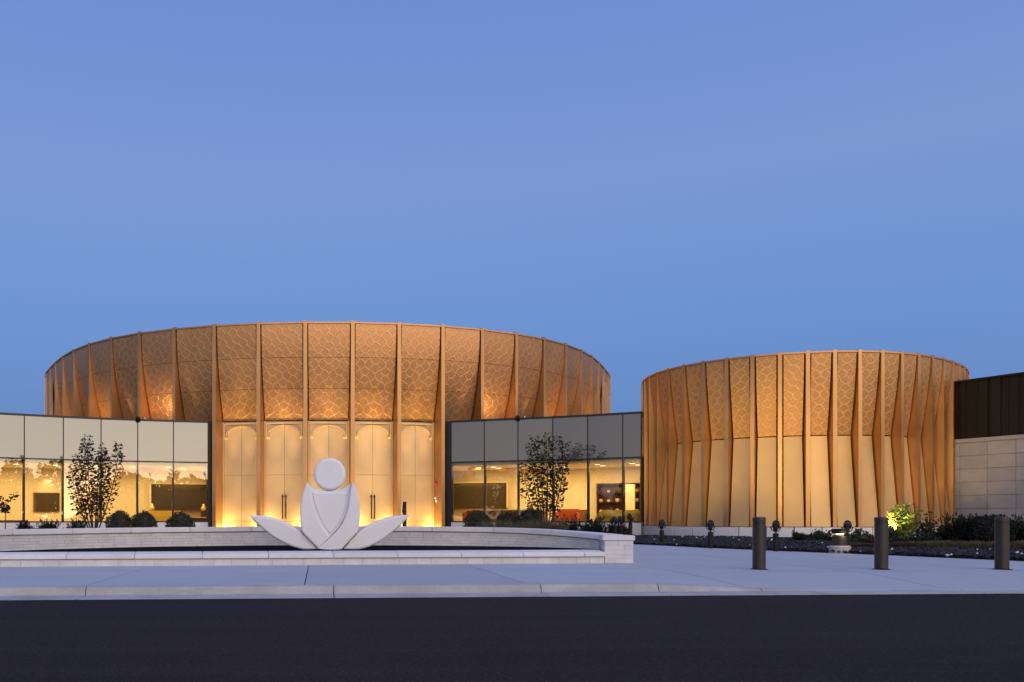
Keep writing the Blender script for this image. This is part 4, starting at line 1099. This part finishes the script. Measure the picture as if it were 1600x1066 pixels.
for px, Y, wp, top, lab in ((187, 42, 42, 799.5, 'clipped round shrub just right of the left slender tree'), (224, 42.5, 40, 800.5, 'clipped round shrub, middle of three left of the doors'), (282.5, 43, 44, 801, 'clipped round shrub nearest the left door jamb'),
                            (747, 43, 44, 799, 'clipped round shrub nearest the right door jamb'), (794, 42.5, 40, 801, 'clipped round shrub left of the right slender tree'), (828, 42, 36, 795.5, 'clipped round shrub at the foot of the right slender tree')):
    shrub(px, Y, wp, top, 'ball', lab, M['leaf_box'], G1, 2600)
G2 = 'spreading junipers in the lobby beds'
for px, Y, wp, top, lab in ((38, 41, 26, 815, 'smallest dark juniper at the far left behind the seat wall'), (75, 41, 50, 809.5, 'broad spreading juniper left of the left slender tree'), (120, 41, 42, 811, 'spreading juniper at the foot of the left slender tree'),
                            (890, 41, 56, 806, 'broad juniper right of the right slender tree'), (928, 40, 48, 803, 'dark juniper below the olive sofa'), (962, 40, 44, 812, 'low juniper behind the three tilted flood lights')):
    shrub(px, Y, wp, top, 'spiky', lab, M['leaf_jun'], G2, 1700)
for k, (px, wp) in enumerate(((770, 40), (808, 40), (842, 40), (868, 36))):
    shrub(px, 38.5, wp, 808+random.uniform(-1, 2), 'grass', 'wispy brown grass clump, %s from the doors behind the right part of the seat wall' % NTH[k], M['grass'], 'brown grass clumps behind the seat wall', 420)
# bed in front of the small drum and the stone wing
shrub(1247, 35, 22, 834, 'spiky', 'small dark juniper on the gravel right of the first bollard', M['leaf_jun'], None, 700)
shrub(1282, 35, 40, 829, 'loose', 'dark leafy shrub left of the lit path light', M['leaf_jun'], None, 1300)
shrub(1345, 33, 56, 830, 'loose', 'dark spreading shrub behind the middle bollard', M['leaf_jun'], None, 1800)
lit = shrub(1412, 33.5, 56, 781, 'loose', 'bush glowing yellow green in a ground spotlight', M['leaf_lit'], None, 3200)
shrub(1452, 34.5, 60, 800, 'loose', 'loose dark bush right of the lit bush', M['leaf_jun'], None, 900)
shrub(1490, 32, 54, 803, 'spiky', 'upright dark yew left of the stone block wall', M['leaf_jun'], None, 2600)
shrub(1513, 31.5, 44, 806, 'spiky', 'arching dark yew in front of the stone block wall corner', M['leaf_jun'], None, 2000)
shrub(1548, 31, 62, 805, 'ball', 'large rounded dark shrub behind the right bollard', M['leaf_jun'], None, 3600)
shrub(1590, 31, 52, 806, 'spiky', 'dark yew at the right edge of the photo', M['leaf_jun'], None, 2200)
shrub(1640, 30, 60, 808, 'spiky', 'dark yew beyond the right edge of the bed', M['leaf_jun'], None, 1200)
shrub(1385, 30.5, 80, 836, 'loose', 'low dark shrub below the lit bush', M['leaf_jun'], None, 1500)
shrub(1440, 30, 70, 838, 'loose', 'low dark shrub in front of the white plinth', M['leaf_jun'], None, 1300)
for k in range(13):
    px = 1345+k*24; Y = 27.5-(k*.18)
    shrub(px, Y, 46, 846-k*.3+random.uniform(-3, 2), 'grass', '%s low ground cover clump, %s from the path light along the gravel edge' % ('reddish' if k < 4 else 'tawny', NTH[k]), M['grass_red'] if k < 4 else M['grass'], 'ground cover clumps along the gravel', 620, 0., 'ground_cover')
lx, ly = at(1410, 32.6), 32.6
spot((lx, ly, .35), (at(1412, 33.5), 33.5, 1.5), 420, 46, (1, .92, .30), 1., .05)
m = MB(); m.lathe([(.06, 0), (.08, .03), (.08, .2), (.06, .22)], (lx, ly-.1, 0), 12); tag(m.build('ground_spotlight', M['black']), 'small ground spotlight under the glowing bush', 'spotlight')

# ================================================================== what the glass mirrors: trees and a house behind the camera
random.seed(21)
far = MB()
def far_tree(x, y, h, r):
    far.tube([(x, y, -.3), (x, y, h*.7)], [.3, .1], 6)
    for k in range(420):
        d = rv(); q = Vector((x+d.x*r, y+d.y*r, h*.56+d.z*h*.42*random.uniform(.6, 1.))); s_ = random.uniform(.6, 1.3)
        leaf(far, q, rv(), s_*1.6, .8)
for k in range(120):
    a = radians(random.uniform(100, 262)); R_ = random.uniform(110, 150); x, y = sin(a)*R_, cos(a)*R_
    far_tree(x, y, random.uniform(6.5, 10.5) if random.random() < .75 else random.uniform(11, 15.5), random.uniform(3., 6.5))
o = far.build('treeline', M['far']); o['kind'] = 'stuff'
def house(x, y, w_, d_, h_, rot, label):
    e = empty('house', (x, y, -.3), label, 'house'); ax, ay = Vector((cos(rot), sin(rot))), Vector((-sin(rot), cos(rot)))
    m = MB(); m.fbox((x, y), ax, ay, -w_/2, w_/2, -d_/2, d_/2, -.3, h_); m.build('wall', M['housewall'], e)
    P_ = lambda a, b, z: (x+ax.x*a+ay.x*b, y+ax.y*a+ay.y*b, z)
    m = MB(); m.loft([[P_(s_*(w_/2+.4), -d_/2-.4, h_+.02), P_(s_*(w_/2+.4), d_/2+.4, h_+.02), P_(s_*(w_/2+.4), 0, h_+d_*.36)] for s_ in (-1, 1)]); m.build('roof', M['houseroof'], e, fix=True)
house(52, -84, 14, 10, 3.4, .5, 'dark gabled house mirrored in the left lobby glass')
